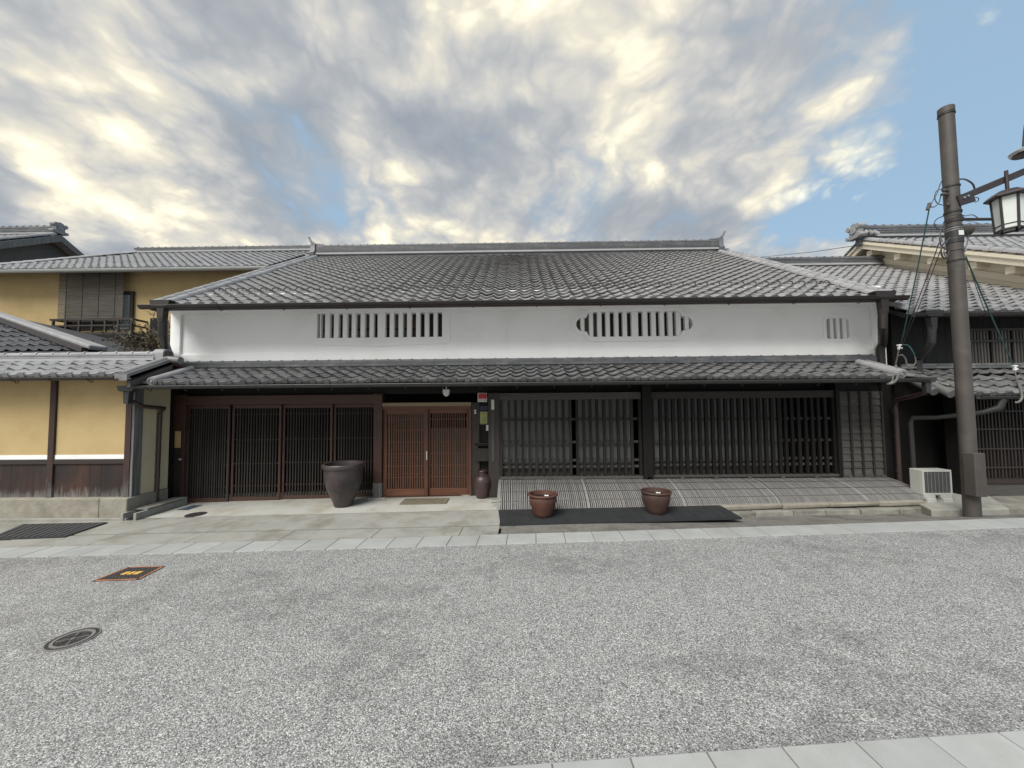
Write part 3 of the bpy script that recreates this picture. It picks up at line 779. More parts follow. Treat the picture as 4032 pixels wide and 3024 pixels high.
# flashing course of noshi tiles against the white wall
zt = 2.575
for c in range(2):
    me = MB().box(0, .226, 0, .14 - c * .035, 0, .040).mesh('noshi_tile', 'noshi')
    for i in range(58):
        link('noshi_tile', me, lower_roof, (-6.65 + i * .2315 + (c % 2) * .115, 7.30 + c * .03 + random.uniform(-.003, .003), zt + c * .052), (0, 0, 0))
me = cap_mesh(.2315, .034)
for i in range(58):
    link('ridge_cap', me, lower_roof, (-6.65 + i * .2315, 7.40, zt + .098), (0, random.uniform(-.015, .015), 0))
B(-6.7, 6.85, 7.33, 7.45, 2.45, zt + .095).build('flashing_core', 'noshi', lower_roof)
gutter(house, -6.50, 6.72, 6.37, 2.175, .050, 'gutter_green', hooks=.62)
# rafters under the pent roof
rm = MB().hexa([(-.03, .0, -.05), (.03, .0, -.05), (.03, 1.02, -.05 + 0), (-.03, 1.02, -.05), (-.03, 0, .0), (.03, 0, 0), (.03, 1.02, 0), (-.03, 1.02, 0)]).mesh('rafter', 'wood_black')
for i in range(44):
    y, z = lp(.08, -.062); link('rafter', rm, lower_roof, (-6.4 + i * .3, y, z), (a2, 0, 0))
B(-6.75, 6.95, 7.32, 7.46, 2.22, 2.42).build('eave_beam', 'wood_black', house)
B(-6.75, 6.95, 7.58, 7.74, 2.04, 2.52).build('lintel_wall', 'wood_black', house)
B(-6.75, 6.95, 7.462, 7.575, 2.36, 2.50).build('eave_filler', 'wood_black', house)

# --- ground floor, from the left
def fz(x): return court_z(x, 7.65) - .03
MB().box(-6.90, -6.74, 7.42, 7.62, -.16, 2.30).build('corner_post', 'wood_black', house, bevel=0.008)
MB().box(-6.735, -6.615, 7.50, 7.58, -.12, 1.02).build('skirting_board', 'wood_dark', house)
MB().box(-6.735, -6.615, 7.505, 7.58, 1.02, 1.345).build('plaster_panel', 'ochre', house)
MB().box(-6.74, -6.50, 7.46, 7.60, 1.35, 2.06).build('shutter_box', 'wood_red', house, bevel=0.006)
MB().box(-6.61, -6.535, 7.50, 7.66, -.10, 1.35).build('door_post', 'wood_red', house, bevel=0.006)
MB().tube([(-6.59, 7.495, .80), (-6.59, 7.47, .80)], .022, 12).build('door_pull', 'zinc', house, 40)
B(-6.50, -2.64, 7.485, 7.62, 1.855, 2.035).build('door_header', 'wood_red_x', house, bevel=0.006)
P4 = [(-6.535, -5.69, 7.555), (-5.67, -4.69, 7.595), (-4.68, -3.685, 7.635), (-3.675, -2.825, 7.675)]
def lattice_door(x0, x1, Y, zb, zt, nsl, rails, fmt, fmtx, smt, sw, stile, top, bot, name='lattice_door', mid_mt=None):
    dr = thing(name, None, None, ((x0 + x1) / 2, Y, zb)); dr.parent = house; dr.location = Vector(((x0 + x1) / 2, Y, zb)) - WLOC[house.name]
    B(x0, x0 + stile, Y, Y + .036, zb, zt).build('stile', fmt, dr, bevel=0.003)
    B(x1 - stile, x1, Y, Y + .036, zb, zt).build('stile', fmt, dr, bevel=0.003)
    B(x0 + stile, x1 - stile, Y + .001, Y + .035, zt - top, zt).build('top_rail', fmtx, dr)
    B(x0 + stile, x1 - stile, Y + .001, Y + .035, zb, zb + bot).build('bottom_rail', fmtx, dr)
    h = zt - top - zb - bot
    me = MB().box(-sw / 2, sw / 2, 0, .020, 0, h).mesh('lattice_slat', smt)
    pitch = (x1 - x0 - 2 * stile) / (nsl + 1)
    for i in range(nsl):
        link('lattice_slat', me, dr, (x0 + stile + pitch * (i + 1), Y + .004 + random.uniform(0, .002), zb + bot))
    for t in rails:
        z = zb + bot + h * t
        B(x0 + stile, x1 - stile, Y + .0255, Y + .035, z - .011, z + .011).build('cross_rail', fmtx, dr)
    return dr
for i, (x0, x1, Y) in enumerate(P4):
    lattice_door(x0, x1, Y, court_z(x0, 7.6) - .0, 1.85, 15 if i < 3 else 13, (.12, .37, .64, .93), 'wood_red' if i else 'wood_dark', 'wood_red_x', 'wood_mid', .025, .045, .07, .095)
B(-2.822, -2.652, 7.52, 7.70, .30, 2.06).build('door_post', 'wood_red', house, bevel=0.008)
B(-2.824, -2.650, 7.518, 7.702, court_z(-2.7, 7.6) - .01, .305).build('post_foot', 'wood_weather', house, bevel=0.004)
B(-2.90, -2.58, 7.47, 7.75, court_z(-2.7, 7.6) - .05, court_z(-2.7, 7.6) + .022).build('post_stone', 'concrete', house, bevel=0.01)
# entrance: two brown sliding doors
zb = court_z(-1.8, 7.65)
B(-2.648, -.905, 7.52, 7.66, 1.795, 1.865).build('transom', 'wood_pale', house, bevel=0.003)
B(-2.648, -.905, 7.535, 7.70, 1.735, 1.793).build('entrance_header', 'wood_door_x', house, bevel=0.003)
B(-2.648, -.905, 7.56, 7.78, zb - .03, zb + .02).build('threshold', 'wood_red_x', house)
d1 = lattice_door(-2.646, -1.765, 7.585, zb + .022, 1.733, 15, (.15, .30, .46, .62, .78, .92), 'wood_door', 'wood_door_x', 'wood_door', .021, .072, .085, .135, 'entrance_door')
d2 = lattice_door(-1.800, -.940, 7.640, zb + .022, 1.733, 15, (.15, .30, .46, .62, .78, .92), 'wood_door', 'wood_door_x', 'wood_door', .021, .072, .085, .135, 'entrance_door')
B(-2.57, -1.84, 7.623, 7.629, zb + .16, 1.65).build('glazing', 'glass_brown', d1)
B(-1.72, -1.02, 7.678, 7.684, zb + .16, 1.36).build('glazing', 'glass_brown', d2)
for z in (.45, .78, 1.08, 1.30): B(-2.57, -1.84, 7.616, 7.622, z, z + .018).build('glazing_bar', 'wood_door_x', d1)
B(-1.800, -1.775, 7.575, 7.584, .74, .91).build('door_pull', 'zinc', d1, bevel=0.004)
B(-.937, -.905, 7.53, 7.70, zb, 1.735).build('door_jamb', 'wood_door', house)
# dark panel with mail slot right of the door
B(-.903, -.745, 7.555, 7.68, zb - .02, 1.86).build('door_post', 'wood_dark', house, bevel=0.005)
B(-.743, -.56, 7.60, 7.68, zb - .02, 2.04).build('dark_panel', 'wood_black', house)
B(-.80, -.56, 7.52, 7.598, 1.00, 1.065).build('panel_ledge', 'wood_dark_x', house, bevel=0.004)
B(-.557, -.345, 7.36, 7.62, .06, 2.04).build('window_post', 'wood_dark', house, bevel=0.006)
B(-.50, -.44, 7.348, 7.359, .72, 1.93).build('worn_strip', 'wood_grey', house, bevel=0.003)
B(-.498, -.440, 7.340, 7.347, 1.72, 1.91).build('worn_cap', 'zinc', house, bevel=0.003)
B(-.60, -.31, 7.28, 7.68, -.03, .06).build('post_stone', 'stone_grey', house, bevel=0.012)
# lattice windows standing proud of the wall
LYW = 7.36
def lattice_window(x0, x1, n, z0, z1, sw, rail_z, panes, smt):
    w = thing('lattice_window', None, None, ((x0 + x1) / 2, LYW, z0)); w.parent = house; w.location = Vector(((x0 + x1) / 2, LYW, z0)) - WLOC[house.name]
    B(x0, x1, LYW, LYW + .09, z1 - .135, z1).build('top_rail', 'wood_grey_x' if smt == 'wood_slat' else 'wood_dark_x', w, bevel=0.004)
    B(x0, x1, LYW - .03, LYW + .10, z0 - .045, z0).build('sill', 'wood_grey_x', w, bevel=0.005)
    B(x0, x1, LYW + .005, LYW + .08, z0 - .12, z0 - .047).build('bottom_rail', 'wood_dark_x', w)
    B(x0, x0 + .05, LYW + .003, LYW + .085, z0, z1 - .135).build('stile', smt, w)
    B(x1 - .05, x1, LYW + .003, LYW + .085, z0, z1 - .135).build('stile', smt, w)
    me = MB().box(-sw / 2, sw / 2, 0, .055, 0, z1 - .135 - z0).mesh('lattice_slat', smt)
    p = (x1 - x0 - .1) / (n + 1)
    for i in range(n):
        link('lattice_slat', me, w, (x0 + .05 + p * (i + 1) + random.uniform(-.004, .004), LYW + .008, z0))
    for z in rail_z: B(x0 + .05, x1 - .05, LYW + .066, LYW + .085, z - .022, z + .022).build('cross_rail', 'wood_grey_x', w)
    for a, b, mt in panes:
        B(a, b, LYW + .165, LYW + .172, z0 + .20, z1 - .1).build('pane', mt, w)
        B(a, b, LYW + .160, LYW + .178, z0 - .02, z0 + .198).build('kick_board', 'wood_grey_x', w)
    return w
lattice_window(-.343, 2.355, 19, .447, 2.03, .050, (.62, .74, 1.085, 1.52), [(-.30, 1.03, 'glass_grey'), (1.13, 1.69, 'glass_grey'), (1.715, 2.22, 'glass_grey')], 'wood_slat')
B(2.362, 2.538, 7.30, 7.56, .06, 2.30).build('post', 'wood_black', house, bevel=0.006)
lattice_window(2.545, 6.00, 26, .462, 2.03, .056, (.64, .75, 1.09, 1.50), [(2.60, 3.9, 'glass_grey'), (3.92, 5.1, 'glass_grey')], 'wood_black')
B(6.004, 6.068, 7.33, 7.52, .34, 2.25).build('post', 'wood_black', house)
# clapboard panel
pn = thing('clapboard_panel', None, None, (6.5, 7.4, .40)); pn.parent = house; pn.location = Vector((6.5, 7.4, .40)) - WLOC[house.name]
bm_ = MB().hexa([(0, -.016, 0), (.835, -.016, 0), (.835, .012, 0), (0, .012, 0), (0, .006, .136), (.835, .006, .136), (.835, .02, .136), (0, .02, .136)]).mesh('board', 'wood_grey_x')
for i in range(12): link('board', bm_, pn, (6.075, 7.40 + random.uniform(-.002, .002), .435 + i * .1305))
bt = MB().box(-.018, .018, -.025, .004, 0, 1.60).mesh('batten', 'wood_dark')
for i in range(5): link('batten', bt, pn, (6.095 + i * .199, 7.392, .40))
B(6.072, 6.915, 7.37, 7.44, .385, .433).build('sill', 'wood_grey_x', pn)
B(6.92, 7.08, 7.40, 7.70, .10, 2.40).build('corner_post', 'wood_black', house)
B(6.0, 7.06, 7.45, 7.56, .1, 2.4).build('backing_wall', 'wood_black', house)
B(-.34, 6.0, 7.48, 7.60, -.05, .44).build('foot_wall', 'wood_black', house)
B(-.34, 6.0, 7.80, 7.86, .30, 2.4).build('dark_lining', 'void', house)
MB().tube([(6.72, 6.42, 1.96), (6.82, 6.70, 1.90), (7.0, 7.20, 1.84), (7.08, 7.32, 1.74), (7.10, 7.33, 1.60), (7.10, 7.33, .05)], .038, 10).build('downpipe', 'pipe_red', house, 40)
rainhead(house, 6.72, 6.40, 2.12, 'gutter_green', .62)
for z in (.5, 1.15, 1.6): MB().tube([(7.09, 7.33, z), (7.092, 7.33, z + .03)], .044, 10).build('pipe_band', 'pipe_red', house, 40)
# left downpipe
rainhead(house, -6.56, 6.40, 2.09, 'gutter_green', .72)
MB().tube([(-6.56, 6.40, 1.95), (-6.52, 6.62, 1.84), (-6.50, 7.0, 1.80), (-6.62, 7.05, 1.70), (-6.64, 7.06, -.06)], .036, 10).build('downpipe', 'pipe_red', house, 40)
for z in (.12, .55, .95, 1.45): MB().tube([(-6.638, 7.06, z), (-6.638, 7.06, z + .025)], .042, 10).build('pipe_band', 'pipe_red', house, 40)
# stone footing under the right half
def led(x): return 0.02 + (0.165 - 0.02) * (x + .33) / 6.83
x = -.30
while x < 6.55:
    L = random.uniform(.75, 1.25); b = min(x + L, 6.72)
    r = lambda: random.uniform(-.012, .012)
    m = MB().hexa([(x + .004, 6.53 + r(), led(x) - .075 + r()), (b - .004, 6.53 + r(), led(b) - .075 + r()), (b - .004, 7.5, led(b) - .09), (x + .004, 7.5, led(x) - .09),
                   (x + .004, 6.515 + r() * .5, led(x) + r() * .3), (b - .004, 6.515 + r() * .5, led(b) + r() * .3), (b - .004, 7.5, led(b)), (x + .004, 7.5, led(x))])
    m.build('footing_stone', 'stone_beige', house, bevel=0.018); x = b
x = 1.9
while x < 6.5:
    L = random.uniform(.38, .75); b = min(x + L, 6.66)
    r = lambda: random.uniform(-.02, .02)
    y = 6.42
    MB().hexa([(x + .006, y + r(), gz(x) - .15), (b - .006, y + r(), gz(b) - .15), (b - .006, 6.9, gz(b) - .15), (x + .006, 6.9, gz(x) - .15),
               (x + .006, y + .02 + r(), led(x) - .088 + r() * .5), (b - .006, y + .02 + r(), led(b) - .088 + r() * .5), (b - .006, 6.9, led(b) - .092), (x + .006, 6.9, led(x) - .092)]).build('footing_stone', 'stone_grey', house, bevel=0.014)
    x = b

# ================================================================== THINGS IN FRONT OF THE HOUSE
def court_pt(u, v):
    p = gnd(u, v, .03)
    for _ in range(6):
        d = ray(u, v); t = (court_z(p.x, p.y) + .007 - CAM_H) / d.z; p = CAMP + d * t
    return p
# --- curved slatted guard along the foot of the lattice
guard = thing('slatted_guard', 'curved grey wooden slat guard along the foot of the lattice front', 'fence', (3.2, 6.9, .05))
def gprof(t, inset=0.0):      # t 0 = foot, 1 = top; unit height
    a = t * math.pi / 2
    y = 6.585 + (.745) * (.55 * (1 - math.cos(a)) + .45 * t)
    z = .55 * math.sin(a) + .45 * t
    return y + inset, z
def gslat(w, d):
    m = MB(); n = 7; vs = []
    for i in range(n):
        y, z = gprof(i / (n - 1)); vs += [(-w / 2, y, z), (w / 2, y, z), (w / 2, y + d, z - .02), (-w / 2, y + d, z - .02)]
    fs = []
    for i in range(n - 1):
        for k in (0, 1, 3): fs.append((i * 4 + k, i * 4 + (k + 1) % 4, i * 4 + 4 + (k + 1) % 4, i * 4 + 4 + k))
    fs += [(0, 1, 2, 3), (n * 4 - 4, n * 4 - 3, n * 4 - 2, n * 4 - 1)]
    return m.add(vs, fs).mesh('slat', 'slat')
gs, gw = gslat(.0185, .012), gslat(.036, .016)
ribs = [onY(u, 1935, 6.95).x for u in (2305, 2662, 3012, 3345)]
x = -.318
while x < 6.84:
    o = link('slat', gs, guard, (x + random.uniform(-.002, .002), random.uniform(0, .003), led(x) + .004)); o.scale.z = .392 - led(x) + random.uniform(-.004, .004)
    x += .0332
for X in ribs + [-.345, 6.865]:
    o = link('rib', gw, guard, (X, -.006, led(X) + .002)); o.scale.z = .40 - led(X)
for t in (.25, .52, .80):
    y, z = gprof(t, .018)
    m = MB().beam((-.34, y, led(-.34) + z * (.392 - led(-.34))), (6.86, y, led(6.86) + z * (.392 - led(6.86))), .012, .030, (0, -.6, .8))
    m.build('guard_rail', 'wood_grey', guard)
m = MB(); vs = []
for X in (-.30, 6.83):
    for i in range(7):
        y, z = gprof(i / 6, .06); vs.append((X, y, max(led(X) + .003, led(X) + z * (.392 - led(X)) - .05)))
m.add(vs, [(i, i + 1, i + 8, i + 7) for i in range(6)]).build('gap_shade_sheet', 'void', guard)  # added black sheet, stands in for the shade between the slats
B(-.36, 6.90, 7.325, 7.358, .33, .395).build('top_board', 'wood_grey_x', guard)
for X in [-.02 + i * .62 for i in range(12)]:
    B(X - .03, X + .03, 7.30, 7.324, .37, .435).build('bracket', 'wood_grey', guard)
MB().tube([(-.47, 6.85, .16), (-.33, 6.86, .16)], .012, 6).build('peg', 'slat', guard)
MB().tube([(-.47, 6.80, .11), (-.33, 6.81, .11)], .012, 6).build('peg', 'slat', guard)

# --- jars and pots
def pot_obj(name, label, cat, c, prof, mt, group=None, water=None, extra=None, n=40):
    t = thing(name, label, cat, c, group)
    if name == 'storage_urn': prof = [(r_ * 1.05, z_) for r_, z_ in prof]
    MB().lathe(prof, c, n).build('body', mt, t, 40)
    if water:
        r, z = water; MB().lathe([(0.0001, z), (r, z)], c, n).build('water', 'water', t)
    if extra: extra(t, c)
    return t
p = court_pt(1350, 1993); p = Vector((p.x, p.y + .02, court_z(p.x, p.y) + .008))
prof = [(.0001, .0), (.135, .0), (.15, .015), (.175, .10), (.235, .24), (.285, .36), (.305, .47), (.318, .58), (.318, .66), (.322, .685), (.338, .692), (.345, .72), (.348, .755), (.338, .772), (.305, .768), (.29, .70), (.28, .5), (.2, .2), (.0001, .12)]
pot_obj('storage_urn', 'tall dark brown glazed urn tapering to a narrow foot before the lattice doors', 'urn', p, prof, 'urn', water=(.284, .66))
p = court_pt(1901, 1962); p = Vector((p.x - .01, p.y + .05, court_z(p.x, p.y) + .008))
prof = [(.0001, 0), (.105, 0), (.115, .012), (.135, .10), (.163, .22), (.172, .30), (.160, .37), (.115, .425), (.088, .44), (.086, .475), (.090, .49), (.098, .505), (.092, .515), (.078, .51), (.074, .45), (.0001, .40)]
def ears(t, c):
    for k in range(4):
        a = rad(45 + 90 * k); r = .120
        q = Vector((c[0] + r * math.cos(a), c[1] + r * math.sin(a), c[2] + .425))
        o = Vector((-math.sin(a), math.cos(a), 0)) * .022
        MB().tube([q - o, q - o * .8 + Vector((0, 0, .025)), q + o * .8 + Vector((0, 0, .025)), q + o], .007, 6).build('ear', 'jar', t, 40)
pot_obj('necked_jar', 'round shouldered purple brown jar with short neck beside the brown entrance doors', 'jar', p, prof, 'jar', extra=ears)
mat_h = .032
def mat_z(x, y): return gz(x) + .012 + max(0, (y - 5.75)) / .9 * .035
pp = [(.0001, 0), (.135, 0), (.145, .008), (.160, .06), (.190, .14), (.213, .22), (.220, .27), (.217, .295), (.212, .305), (.215, .312), (.236, .318), (.244, .332), (.240, .346), (.226, .352), (.208, .345), (.204, .31), (.200, .25), (.14, .06), (.0001, .04)]
for nm, u, v, mt, lab, gr in (('planter_pot', 2139, 2034, 'terracotta', 'reddish terracotta water pot on the black mat, the one nearer the entrance doors', 'water pots on the black mat'),
                              ('planter_pot', 2590, 2022, 'terracotta_dark', 'dark brown terracotta water pot on the black mat, farther from the entrance doors', 'water pots on the black mat')):
    q = gnd(u, v, .045); q = Vector((q.x, q.y + .06, gz(q.x) + .045))
    def lumps(t, c):  # white dots modelled in place of bright reflections on the water
        for dx, dy in ((.05, .09), (.085, .08)):
            MB().lathe([(.0001, -.01), (.018, 0), (.02, .008), (.012, .016), (.0001, .018)], (c[0] + dx, c[1] + dy, c[2] + .285), 10).build('reflection_dot', 'white_plastic', t, 60)
    t = pot_obj(nm, lab, 'pot', q, pp, mt, gr, water=(.199, .285), extra=lumps)

# --- mats
def rubber_mat(label, q, n_l, n_w, ridge_along):
    """q: four ground points (front-left, front-right, back-right, back-left), ribbed rubber"""
    c = sum(q, Vector()) / 4
    t = thing('rubber_mat', label, 'mat', c, None)
    th = Vector((0, 0, .016))
    MB().hexa([p - Vector((0, 0, .012)) for p in q] + [p + th for p in q]).build('base', 'rubber', t)
    def bil(a, b): return q[0] * (1 - a) * (1 - b) + q[1] * a * (1 - b) + q[2] * a * b + q[3] * (1 - a) * b
    m = MB()
    for i in range(n_l):
        a0, a1 = (i + .14) / n_l, (i + .86) / n_l
        for j in range(n_w):
            b0, b1 = (j + .06) / n_w, (j + .94) / n_w
            pts = [bil(a0, b0), bil(a1, b0), bil(a1, b1), bil(a0, b1)]
            m.hexa([p + th * .98 for p in pts] + [p + th * 1.4 for p in pts])
    m.build('tread', 'rubber_worn' if ridge_along else 'rubber', t)
    return t
def gv(u, v, dz): return gnd(u, v, dz)
rubber_mat('long black rubber mat laid along the foot of the grey slat guard', [gv(1970, 2070, .012), gv(2922, 2042, .012), Vector((gv(2830, 1990, .05).x, 6.56, gz(3.2) + .05)), Vector((-.335, 6.57, gz(-.33) + .035))], 22, 2, False)
rubber_mat('black ribbed rubber mat on the pavement below the ochre wall', [gv(-60, 2130, .014), gv(255, 2118, .014), gv(424, 2060, .018), gv(90, 2067, .018)], 12, 1, True)
# doormat
c = [court_pt(1572, 1988), court_pt(1757, 1985), court_pt(1770, 1964), court_pt(1595, 1966)]
c = [Vector((q.x, q.y, court_z(q.x, q.y) + .010)) for q in c]
dm = MB().hexa([q for q in c] + [q + Vector((0, 0, .012)) for q in c]).build('doormat', 'coir')
tag(dm, 'small worn coir doormat on the concrete step before the entrance doors', 'doormat')
# blue plate and round drain lid in the forecourt
c = [court_pt(696, 2009), court_pt(738, 2009), court_pt(796, 1990), court_pt(762, 1991)]
c = [Vector((q.x, q.y, court_z(q.x, q.y) + .010)) for q in c]
bp_ = MB().hexa([q for q in c] + [q + Vector((0, 0, .006)) for q in c]).build('cover_plate', 'blue_plate')
tag(bp_, 'dark blue rectangular cover plate let into the step before the lattice doors', 'cover plate')
def disc_cover(name, label, c, r, zf, simple=False):
    t = thing(name, label, 'manhole cover', c)
    def ring(r0, r1, h, mt, nm, n=48, z0=-.02):
        m = MB(); vs = []
        for k in range(n):
            a = 2 * math.pi * k / n
            for rr, z in ((r0, z0), (r0, h), (r1, h), (r1, z0)):
                x, y = c[0] + rr * math.cos(a), c[1] + rr * math.sin(a); vs.append((x, y, zf(x, y) + z))
        fs = []
        for k in range(n):
            k2 = (k + 1) % n
            for j in range(3): fs.append((k * 4 + j, k2 * 4 + j, k2 * 4 + j + 1, k * 4 + j + 1))
        return m.add(vs, fs).build(nm, mt, t)
    def blk(r0, r1, a0, a1, h, m, n=2):
        pts = []
        for i in range(n + 1):
            a = a0 + (a1 - a0) * i / n; pts.append((r1, a))
        for i in range(n, -1, -1):
            a = a0 + (a1 - a0) * i / n; pts.append((r0, a))
        P = [(c[0] + rr * math.cos(a), c[1] + rr * math.sin(a)) for rr, a in pts]
        m.prism(P, lambda p, z: (p[0], p[1], zf(p[0], p[1]) + z), .001, h)
    ring(.001, r * .93, .002, 'iron_dark', 'lid')
    if simple:
        m = MB()
        for i in range(5):
            for k in range(max(1, i * 6)): blk(r * (.02 + i * .17), r * (.14 + i * .17), 2 * math.pi * k / max(1, i * 6), 2 * math.pi * (k + .75) / max(1, i * 6), .006, m, 1)
        m.build('tread', 'iron_dark', t); ring(r * .94, r, .006, 'iron_dark', 'frame_ring')
        return t
    ring(r * .945, r * 1.0, .008, 'iron_light', 'frame_ring')
    m = MB()
    for k in range(48): blk(r * .82, r * .93, 2 * math.pi * k / 48, 2 * math.pi * (k + .55) / 48, .006, m, 1)
    m.build('tooth_ring', 'iron', t)
    ring(r * .67, r * .80, .008, 'iron_light', 'band')
    m = MB(); m2 = MB()
    for k in range(4):
        a = math.pi / 2 * k + .5
        blk(r * .10, r * .60, a - .05, a + .05, .008, m2)
        for q in range(-2, 3):
            if q: blk(r * (.22 + .02 * abs(q)), r * (.62 - .07 * abs(q)), a + q * .14 - .035, a + q * .14 + .035, .007, m)
        for i in range(5):
            for q in range(3): blk(r * (.18 + i * .09), r * (.24 + i * .09), a + .52 + (q - 1) * .17, a + .62 + (q - 1) * .17, .007, m, 1)
    ring(r * .02, r * .09, .008, 'iron_light', 'boss')
    m.build('petal_relief', 'iron', t); m2.build('cross_relief', 'iron_light', t)
    return t
rz_ = lambda x, y: gz(x)
c = gnd(287, 2517)
e1, e2 = gnd(172, 2558), gnd(405, 2478)
disc_cover('manhole_cover', 'round cast iron manhole cover with relief pattern in the road', c, (e1 - e2).length / 2, rz_)
c = court_pt(771, 2026)
disc_cover('manhole_cover', 'small dark round drain cover in the concrete forecourt', c, .155, lambda x, y: court_z(x, y) + .0075, True)
# square cover with orange painted rim
qc = [gnd(358, 2291, 0), gnd(548, 2284, 0), gnd(653, 2230, 0), gnd(505, 2234, 0)]
cc = sum(qc, Vector()) / 4
hy = thing('hydrant_cover', 'square iron hydrant cover with orange painted rim and yellow mark in the road', 'manhole cover', cc)
def qz(pts, z): return [Vector((p.x, p.y, gz(p.x) + z)) for p in pts]
def inset(k): return [cc + (p - cc) * k for p in qc]
MB().hexa(qz(qc, -.02) + qz(qc, .004)).build('frame', 'iron_dark', hy)
m = MB(); o_, i_ = inset(.965), inset(.885)
for k in range(4):
    k2 = (k + 1) % 4
    a, b, c_, d = o_[k].lerp(o_[k2], .06), o_[k].lerp(o_[k2], .94), i_[k].lerp(i_[k2], .97), i_[k].lerp(i_[k2], .03)
    m.hexa(qz([a, b, c_, d], .003) + qz([a, b, c_, d], .009))
m.build('painted_rim', 'orange_paint', hy)
l_ = inset(.86); MB().hexa(qz(l_, .0) + qz(l_, .0065)).build('lid', 'iron_dark', hy)
m = MB()
def uv(a, b): return l_[0] * (1 - a) * (1 - b) + l_[1] * a * (1 - b) + l_[2] * a * b + l_[3] * (1 - a) * b
for i in range(11):
    for j in range(7):
        if 2 < i < 8 and 2 <= j <= 4: continue
        a, b = (i + .2) / 11, (j + .2) / 7
        P = [uv(a, b), uv(a + .055, b), uv(a + .055, b + .085), uv(a, b + .085)]
        m.hexa(qz(P, .006) + qz(P, .010))
m.build('tread', 'iron', hy)
m = MB()
for a0, a1 in ((.26, .40), (.43, .55), (.58, .74)):
    P = [uv(a0 + .02, .38), uv(a1, .38), uv(a1 + .02, .60), uv(a0 + .04, .60)]
    m.hexa(qz(P, .006) + qz(P, .0115))
m.build('painted_mark', 'yellow_paint', hy)

# --- small fittings by the entrance
def rbox(name, x0, x1, y0, y1, z0, z1, mt, label, cat, bevel=.004, parent=None):
    o = B(x0, x1, y0, y1, z0, z1).build(name, mt, parent, bevel=bevel)
    if label: tag(o, label, cat)
    return o
p0, p1 = onY(1881, 1583, 7.50), onY(1918, 1547, 7.50)
sg = thing('security_sign', 'small square red and white security sign high on the dark beam by the entrance', 'sign', ((p0.x + p1.x) / 2, 7.5, p0.z))
B(p0.x, p1.x, 7.495, 7.51, p0.z, p1.z).build('plate', 'white_plastic', sg, bevel=.006)
B(p0.x + .012, p1.x - .012, 7.490, 7.494, p0.z + .062, p1.z - .012).build('red_field', 'red_sign', sg)
B((p0.x + p1.x) / 2 - .02, (p0.x + p1.x) / 2 + .02, 7.51, 7.60, p0.z + .05, p1.z - .05).build('bracket', 'black_metal', sg)
fcv = bpy.data.curves.new('lettering', 'FONT'); fcv.body = 'SECOM'; fcv.size = .054; fcv.align_x = 'CENTER'; fcv.extrude = .001
to = bpy.data.objects.new('tmp', fcv); COL.objects.link(to)
me = bpy.data.meshes.new_from_object(to.evaluated_get(bpy.context.evaluated_depsgraph_get()))
bpy.data.objects.remove(to)
for v in me.vertices: v.co = ((p0.x + p1.x) / 2 + v.co.x * .92, 7.4935 - v.co.z, p0.z + .014 + v.co.y)
me.materials.clear(); me.materials.append(MATS['black_metal'])
link('lettering', me, sg)
# framed certificate plaque
a, b = onY(1886, 1673, 7.59), onY(1924, 1617, 7.59)
pl = thing('framed_plaque', 'framed yellow green certificate plaque with a red seal on the dark panel', 'plaque', ((a.x + b.x) / 2, 7.6, a.z))
B(a.x, b.x, 7.575, 7.599, a.z, b.z).build('frame', 'iron', pl, bevel=.004)
B(a.x + .025, b.x - .025, 7.571, 7.574, a.z + .025, b.z - .025).build('certificate', 'plaque', pl)
MB().tube([((a.x + b.x) / 2, 7.5708, b.z - .062), ((a.x + b.x) / 2, 7.5695, b.z - .062)], .014, 12).build('seal', 'red_sign', pl)
for k in range(5): B((a.x + b.x) / 2 - .035, (a.x + b.x) / 2 + .035, 7.5695, 7.5708, a.z + .05 + k * .022, a.z + .054 + k * .022).build('text_line', 'iron', pl)
a, b = onY(1888, 1616, 7.595), onY(1921, 1598, 7.595)
rbox('name_plate', a.x, b.x, 7.585, 7.599, a.z, b.z, 'navy', 'narrow navy blue plate above the framed plaque', 'plate')
a, b = onY(1914, 1696, 7.595), onY(1925, 1673, 7.595)
rbox('thermometer', a.x, b.x, 7.575, 7.599, a.z, b.z, 'white_plastic', 'small upright white gauge below the framed plaque', 'gauge')
bl = thing('door_lamp', 'pair of small round white fittings on the post right of the entrance doors', 'lamp', (-.80, 7.54, 1.66))
for z in (1.70, 1.655): MB().tube([(-.825, 7.554, z), (-.825, 7.520, z)], [.022, .018], 14).build('globe', 'white_plastic', bl, 60)
# mailbox
a, b = onY(1871, 1815, 7.50), onY(1936, 1752, 7.50)
mb_ = thing('mailbox', 'dark wooden mailbox with a black slot on the panel beside the entrance', 'mailbox', ((a.x + b.x) / 2, 7.52, a.z))
plate('front', rect(a.x, b.x, a.z, b.z), [rect(a.x + .06, b.x - .055, b.z - .062, b.z - .012)], 7.465, .02, 'wood_dark', mb_)
B(a.x, b.x, 7.487, 7.56, a.z, b.z).build('box', 'void', mb_)
MB().prism([(7.45, b.z + .002), (7.56, b.z + .002), (7.56, b.z + .03)], lambda p, t: (t, p[0], p[1]), a.x - .01, b.x + .01).build('lid', 'wood_dark_x', mb_)
